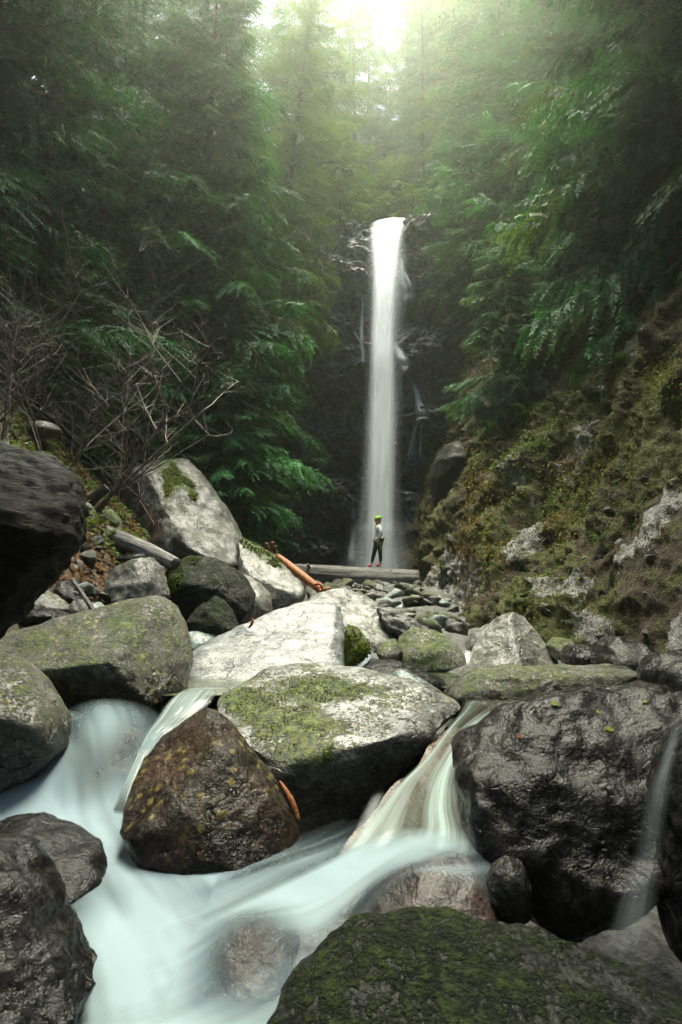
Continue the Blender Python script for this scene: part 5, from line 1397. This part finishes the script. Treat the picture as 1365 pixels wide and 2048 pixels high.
p, n_ = slope_samples(42000, [(1230, 850, 150, 120, 30), (1330, 800, 60, 120, 0), (1150, 1250, 100, 70, 0), (1065, 1215, 60, 40, 0), (1000, 1100, 100, 120, 0), (1100, 800, 60, 60, 0)], 3, base=.35)
scatter_leaves('hanging_moss', p, n_, .0062 * p[:, 1], M['moss_l'], 1, blade=True)
p, n_ = slope_samples(5200, [(1010, 930, 70, 40, 0), (1080, 880, 60, 40, 0), (1130, 1010, 80, 50, 0), (1200, 1000, 60, 60, 0), (1320, 760, 50, 60, 0), (990, 1000, 40, 60, 0), (1110, 1170, 60, 40, 0), (1070, 1210, 40, 30, 0)], 4)
scatter_leaves('ground_cover_leaves', p, n_, .0050 * p[:, 1], M['leafy'], 2, up=1.2)
p, n_ = slope_samples(3200, [(985, 1060, 25, 40, 0), (1140, 950, 50, 40, 0), (960, 960, 30, 60, 0), (1115, 1050, 30, 40, 0), (1210, 930, 40, 30, 0), (1000, 1110, 20, 50, 0), (1330, 740, 40, 40, 0)], 5)
scatter_leaves('yellow_leaves', p, n_, .0045 * p[:, 1], M['yleaf'], 3, up=1.2)
p, n_ = slope_samples(1200, [(975, 985, 20, 30, 0), (935, 1110, 20, 50, 0), (945, 1050, 20, 40, 0), (1120, 1060, 20, 20, 0), (1130, 930, 30, 20, 0)], 6)
scatter_leaves('dry_grass', p, n_, .013 * p[:, 1], M['dry'], 4, blade=True)
# litter and greenery of the left bank
rs = np.random.RandomState(8)
def bank_samples(n, box, seed):
    rs = np.random.RandomState(seed)
    px = rs.uniform(box[0], box[1], n); Y = rs.uniform(box[2], box[3], n)
    x = (px - 682.5) / FPX * Y
    p = np.stack([x, Y, ground(x, Y) + .02 + .16 * fbm(np.stack([x, Y, ground(x, Y)], -1) * 1.3, 4)], -1)
    return p, np.tile([.35, -.3, .88], (n, 1))
p, n_ = bank_samples(9000, (20, 330, 6.8, 11.5), 1)
scatter_leaves('fallen_leaves', p, n_, .07, M['litter'], 5, up=.5)
p, n_ = bank_samples(2500, (0, 300, 8.5, 11.5), 2)
scatter_leaves('ground_cover_leaves', p, n_, .08, M['leafy'], 6, up=1.3)

def lying_leaf(px, py, size, mat, label, seed):
    rs = np.random.RandomState(seed)
    dg = bpy.context.evaluated_depsgraph_get()
    d = Vector(at(px, py, 1.0)).normalized()
    hit, loc, nrm, *_ = C.ray_cast(dg, Vector((0, 0, 0)), d)
    if not hit: return
    n = 9; t = np.linspace(0, 1, n)
    w = .34 * np.sin(t * PI) ** .8 * (1 + .25 * np.sin(t * 19))
    V = np.concatenate([np.stack([t - .5, w, .10 * w + .06 * t], -1), np.stack([t - .5, -w, .12 * w], -1), np.stack([t - .5, 0 * w, .02 * t], -1)]) * size
    k = np.arange(n - 1)
    F = np.concatenate([np.stack([k, k + 1, 2 * n + k + 1, 2 * n + k], -1), np.stack([n + k, 2 * n + k, 2 * n + k + 1, n + k + 1], -1)])
    o = link('fallen_leaf', mesh_np('fallen_leaf', V, F), mat=M[mat], loc=loc + nrm * .006)
    q = nrm.to_track_quat('Z', 'Y') @ Quaternion((0, 0, 1), rs.uniform(0, 6.28))
    o.rotation_euler = q.to_euler()
    return tag(o, label, 'leaf', 'single leaves stuck to the wet boulders')
M['brightleaf'] = LM('wet yellow green leaf', (0.16, 0.22, 0.03), (0.32, 0.36, 0.06)); M['orangeleaf'] = LM('wet orange leaf', (0.30, 0.08, 0.02), (0.5, 0.16, 0.03))
lying_leaf(1110, 1408, .045, 'brightleaf', 'yellow-green leaf at the upper left rim of the huge black wet boulder', 1)
lying_leaf(1218, 1460, .05, 'brightleaf', 'yellow-green leaf in the middle of the huge black wet boulder', 2)
lying_leaf(1290, 1405, .035, 'brightleaf', 'yellow-green leaf near the top right of the huge black wet boulder', 3)
lying_leaf(1040, 1474, .03, 'orangeleaf', 'orange leaf near the left shoulder of the huge black wet boulder', 4)
lying_leaf(1195, 1425, .03, 'brightleaf', 'small green leaf near the top edge of the huge black wet boulder', 5)

# ------------------------------------------------------------------ the person on the log
def skin(name, joints, edges, mat, parent, sub=2):
    """one continuous surface grown along the joints: joints = {key: (x,y,z,rx,ry)}"""
    keys = list(joints)
    me = bpy.data.meshes.new(name)
    me.from_pydata([joints[k][:3] for k in keys], [(keys.index(a), keys.index(b)) for a, b in edges], [])
    o = bpy.data.objects.new(name, me); COL.objects.link(o)
    md = o.modifiers.new('skin', 'SKIN'); md.use_smooth_shade = True
    sk = me.skin_vertices[0].data
    for i, k in enumerate(keys):
        j = joints[k]; sk[i].radius = (j[3], j[4] if len(j) > 4 else j[3])
        sk[i].use_root = (i == 0)
    ss = o.modifiers.new('sub', 'SUBSURF'); ss.levels = sub; ss.render_levels = sub
    dg = bpy.context.evaluated_depsgraph_get()
    dg.update()
    m2 = bpy.data.meshes.new_from_object(o.evaluated_get(dg))
    m2.name = name
    bpy.data.objects.remove(o)
    m2.materials.clear()
    return link(name, m2, parent=parent, mat=mat)
M['skin'] = plain('skin', (0.62, 0.35, 0.26), .5, .05)
M['top'] = plain('white cotton', (0.90, 0.89, 0.92), .8, .05)
M['legging'] = plain('black leggings', (0.018, 0.020, 0.024), .6, .15)
M['mint'] = plain('mint panel', (0.12, 0.55, 0.22), .6, .05)
M['shoe'] = plain('red shoe', (0.75, 0.02, 0.035), .5, .08)
M['sole'] = plain('white sole', (0.7, 0.68, 0.66), .6, .05)
M['beanie'] = plain('lime knitted wool', (0.36, 0.68, 0.04), .9, .15, scale=90)
M['hair'] = plain('light brown hair', (0.50, 0.28, 0.10), .6, .25, scale=60)
fz = float(LB[2]) + .30
fp = at(757, 1141, 19.9)
per = empty('person', (float(fp[0]), float(fp[1]), fz), 'person in lime green beanie, white top and black leggings standing on the fallen log', 'person')
J = {'pelvis': (.01, 0, .90, .125, .105), 'waist': (.0, 0, 1.03, .115, .10), 'chest': (.01, 0, 1.21, .13, .115), 'neckb': (.015, 0, 1.36, .075, .07), 'neck': (0, 0, 1.43, .05, .05),
     'shR': (.055, -.14, 1.32, .055), 'elR': (.085, -.19, 1.08, .042), 'wrR': (.02, -.20, .88, .028), 'palm': (0.0, -.20, .82, .032, .018),
     'shL': (-.02, .14, 1.32, .055), 'elL': (.0, .19, 1.08, .042), 'wrL': (-.05, .17, .88, .028), 'palmL': (-.07, .165, .82, .032, .018),
     'hR': (.05, -.08, .85, .095), 'kR': (.06, -.085, .48, .062), 'cR': (.075, -.085, .33, .055), 'aR': (.07, -.085, .09, .036),
     'hL': (-.02, .08, .85, .095), 'kL': (-.12, .07, .49, .062), 'cL': (-.16, .07, .33, .055), 'aL': (-.215, .06, .10, .036)}
E = [('pelvis', 'waist'), ('waist', 'chest'), ('chest', 'neckb'), ('neckb', 'neck'), ('chest', 'shR'), ('shR', 'elR'), ('elR', 'wrR'), ('wrR', 'palm'), ('chest', 'shL'), ('shL', 'elL'), ('elL', 'wrL'), ('wrL', 'palmL'),
     ('pelvis', 'hR'), ('hR', 'kR'), ('kR', 'cR'), ('cR', 'aR'), ('pelvis', 'hL'), ('hL', 'kL'), ('kL', 'cL'), ('cL', 'aL')]
for sfx, base, sy in (('R', 'palm', -1), ('L', 'palmL', 1)):
    bx, by, bz = J[base][:3]
    for q, (dx, ln) in enumerate([(-.022, .075), (-.008, .085), (.007, .08), (.021, .062)]):
        J[f'f{sfx}{q}a'] = (bx + dx, by, bz - .035, .010); J[f'f{sfx}{q}b'] = (bx + dx - .008, by + .004, bz - .035 - ln * .55, .009); J[f'f{sfx}{q}c'] = (bx + dx - .022, by + .006, bz - .035 - ln, .007)
        E += [(base, f'f{sfx}{q}a'), (f'f{sfx}{q}a', f'f{sfx}{q}b'), (f'f{sfx}{q}b', f'f{sfx}{q}c')]
    J[f't{sfx}a'] = (bx - .04, by + .005 * sy, bz - .005, .011); J[f't{sfx}b'] = (bx - .058, by, bz - .045, .009)
    E += [(base, f't{sfx}a'), (f't{sfx}a', f't{sfx}b')]
skin('body', J, E, M['skin'], per)
def fat(keys, k, over={}):
    d = {}
    for q in keys:
        j = J[q]; d[q] = (*j[:3], j[3] + k, (j[4] if len(j) > 4 else j[3]) + k)
    d.update(over); return d
ts = fat(['chest', 'waist', 'neckb', 'shR', 'elR', 'shL', 'elL'], .03)
ts['pelvis'] = (.01, 0, .92, .19, .185); ts['hem'] = (.015, 0, .79, .20, .19)
ts['wr2'] = (.035, -.20, .93, .042); ts['wl2'] = (-.04, .175, .93, .042)
ts['bust'] = (-.055, -.02, 1.21, .10, .11)
skin('top', ts, [('chest', 'waist'), ('waist', 'pelvis'), ('pelvis', 'hem'), ('chest', 'neckb'), ('chest', 'shR'), ('shR', 'elR'), ('elR', 'wr2'), ('chest', 'shL'), ('shL', 'elL'), ('elL', 'wl2'), ('chest', 'bust')], M['top'], per)
lg = fat(['pelvis', 'hR', 'kR', 'cR', 'hL', 'kL', 'cL'], .012)
lg['aR2'] = (.07, -.085, .15, .046); lg['aL2'] = (-.203, .062, .15, .046)
skin('leggings', lg, [('pelvis', 'hR'), ('hR', 'kR'), ('kR', 'cR'), ('cR', 'aR2'), ('pelvis', 'hL'), ('hL', 'kL'), ('kL', 'cL'), ('cL', 'aL2')], M['legging'], per)
skin('leg_panel', {'a': (.075, -.165, .82, .045, .03), 'b': (.075, -.155, .66, .036, .028), 'c': (.075, -.135, .52, .02, .02)}, [('a', 'b'), ('b', 'c')], M['mint'], per)
for nm, (ax_, ay_) in (('R', (.07, -.085)), ('L', (-.215, .06))):
    sh = skin('shoe', {'h': (ax_ + .03, ay_, .055, .045, .045), 'm': (ax_ - .05, ay_ - .01, .055, .045, .042), 't': (ax_ - .15, ay_ - .02, .04, .036, .03), 'u': (ax_ + .01, ay_, .10, .042, .042)}, [('m', 'h'), ('m', 't'), ('h', 'u')], M['shoe'], per)
    skin('sole', {'h': (ax_ + .04, ay_, .012, .04, .014), 'm': (ax_ - .06, ay_ - .01, .012, .043, .014), 't': (ax_ - .16, ay_ - .02, .014, .034, .012)}, [('h', 'm'), ('m', 't')], M['sole'], sh)
# head with nose, chin, ears, eyes, mouth, hair and beanie: turned to the left of the picture
V, F = ico(4)
hp = V * [.098, .078, .118]
fx = -V[:, 0]
hp[:, 0] -= .030 * np.exp(-((V[:, 1] / .16) ** 2 + ((V[:, 2] + .08) / .16) ** 2)) * (fx > 0)          # nose
hp[:, 0] -= .016 * np.exp(-((V[:, 1] / .4) ** 2 + ((V[:, 2] + .75) / .2) ** 2)) * (fx > 0)            # chin
hp[:, 0] += .010 * (np.exp(-(((np.abs(V[:, 1]) - .38) / .16) ** 2 + ((V[:, 2] - .08) / .12) ** 2))) * (fx > 0)   # eye sockets
hp[:, 1] *= 1 + .18 * np.exp(-(((V[:, 0] - .1) / .14) ** 2 + ((V[:, 2] + .02) / .22) ** 2))                # ears
HR = np.array(Euler((0, rad(8), rad(18))).to_matrix())
HC = np.array([-.012, -.01, 1.545])
def head_piece(name, P, F, mat, sub=None):
    return link(name, mesh_np(name, P @ HR.T + HC, F), parent=per, mat=mat)
head_piece('head', hp, F, M['skin'])
V3, F3 = ico(2)
M['eye'] = plain('dark eye', (0.02, 0.015, 0.01), .2, 0); M['lip'] = plain('lips', (0.45, 0.12, 0.11), .5, 0)
for sy in (-1, 1):
    head_piece('eye', V3 * [.008, .014, .008] + [-.086, sy * .032, .010], F3, M['eye'])
head_piece('mouth', V3 * [.008, .024, .007] + [-.098, 0, -.055], F3, M['lip'])
bn = V[V[:, 2] > -2] * [.116, .098, .105] * (1 + .02 * np.sin(V[:, 2] * 40))[:, None]
bn[:, 2] = np.where(V[:, 2] < -.05, -.008, bn[:, 2]) + .045
bn[:, 0] += .03 * np.maximum(0, V[:, 2]) + .012
head_piece('beanie', bn, F, M['beanie'])
hr = V * [.095, .088, .12] + [.025, 0, -.035]
hr[:, 2] -= .10 * np.maximum(0, -V[:, 2]); hr[:, 0] -= .02 * np.maximum(0, -V[:, 2])
hr[:, 0] = np.where(V[:, 0] < -.1, np.maximum(hr[:, 0], -.022), hr[:, 0])
hr += .006 * fbm(V * 5, 2)[:, None]
head_piece('hair', hr, F, M['hair'])
per.rotation_euler = (0, 0, 0)

# ------------------------------------------------------------------ haze, one closed box round everything
hb = bmesh.new(); bmesh.ops.create_cube(hb, size=1)
me = bpy.data.meshes.new('haze'); hb.to_mesh(me); hb.free()
hz = link('haze', me)
hz.location = (0, 52, 31.0); hz.scale = (184, 228, 92)
tag(hz, kind='stuff')
m = bpy.data.materials.new('haze'); m.use_nodes = True
t_ = m.node_tree; t_.nodes.clear()
ou = t_.nodes.new('ShaderNodeOutputMaterial'); pv = t_.nodes.new('ShaderNodeVolumePrincipled')
pv.inputs['Color'].default_value = (0.90, 0.98, 0.82, 1)
pv.inputs['Density'].default_value = 0.0029
pv.inputs['Anisotropy'].default_value = 0.84
t_.links.new(pv.outputs[0], ou.inputs['Volume'])
me.materials.append(m)
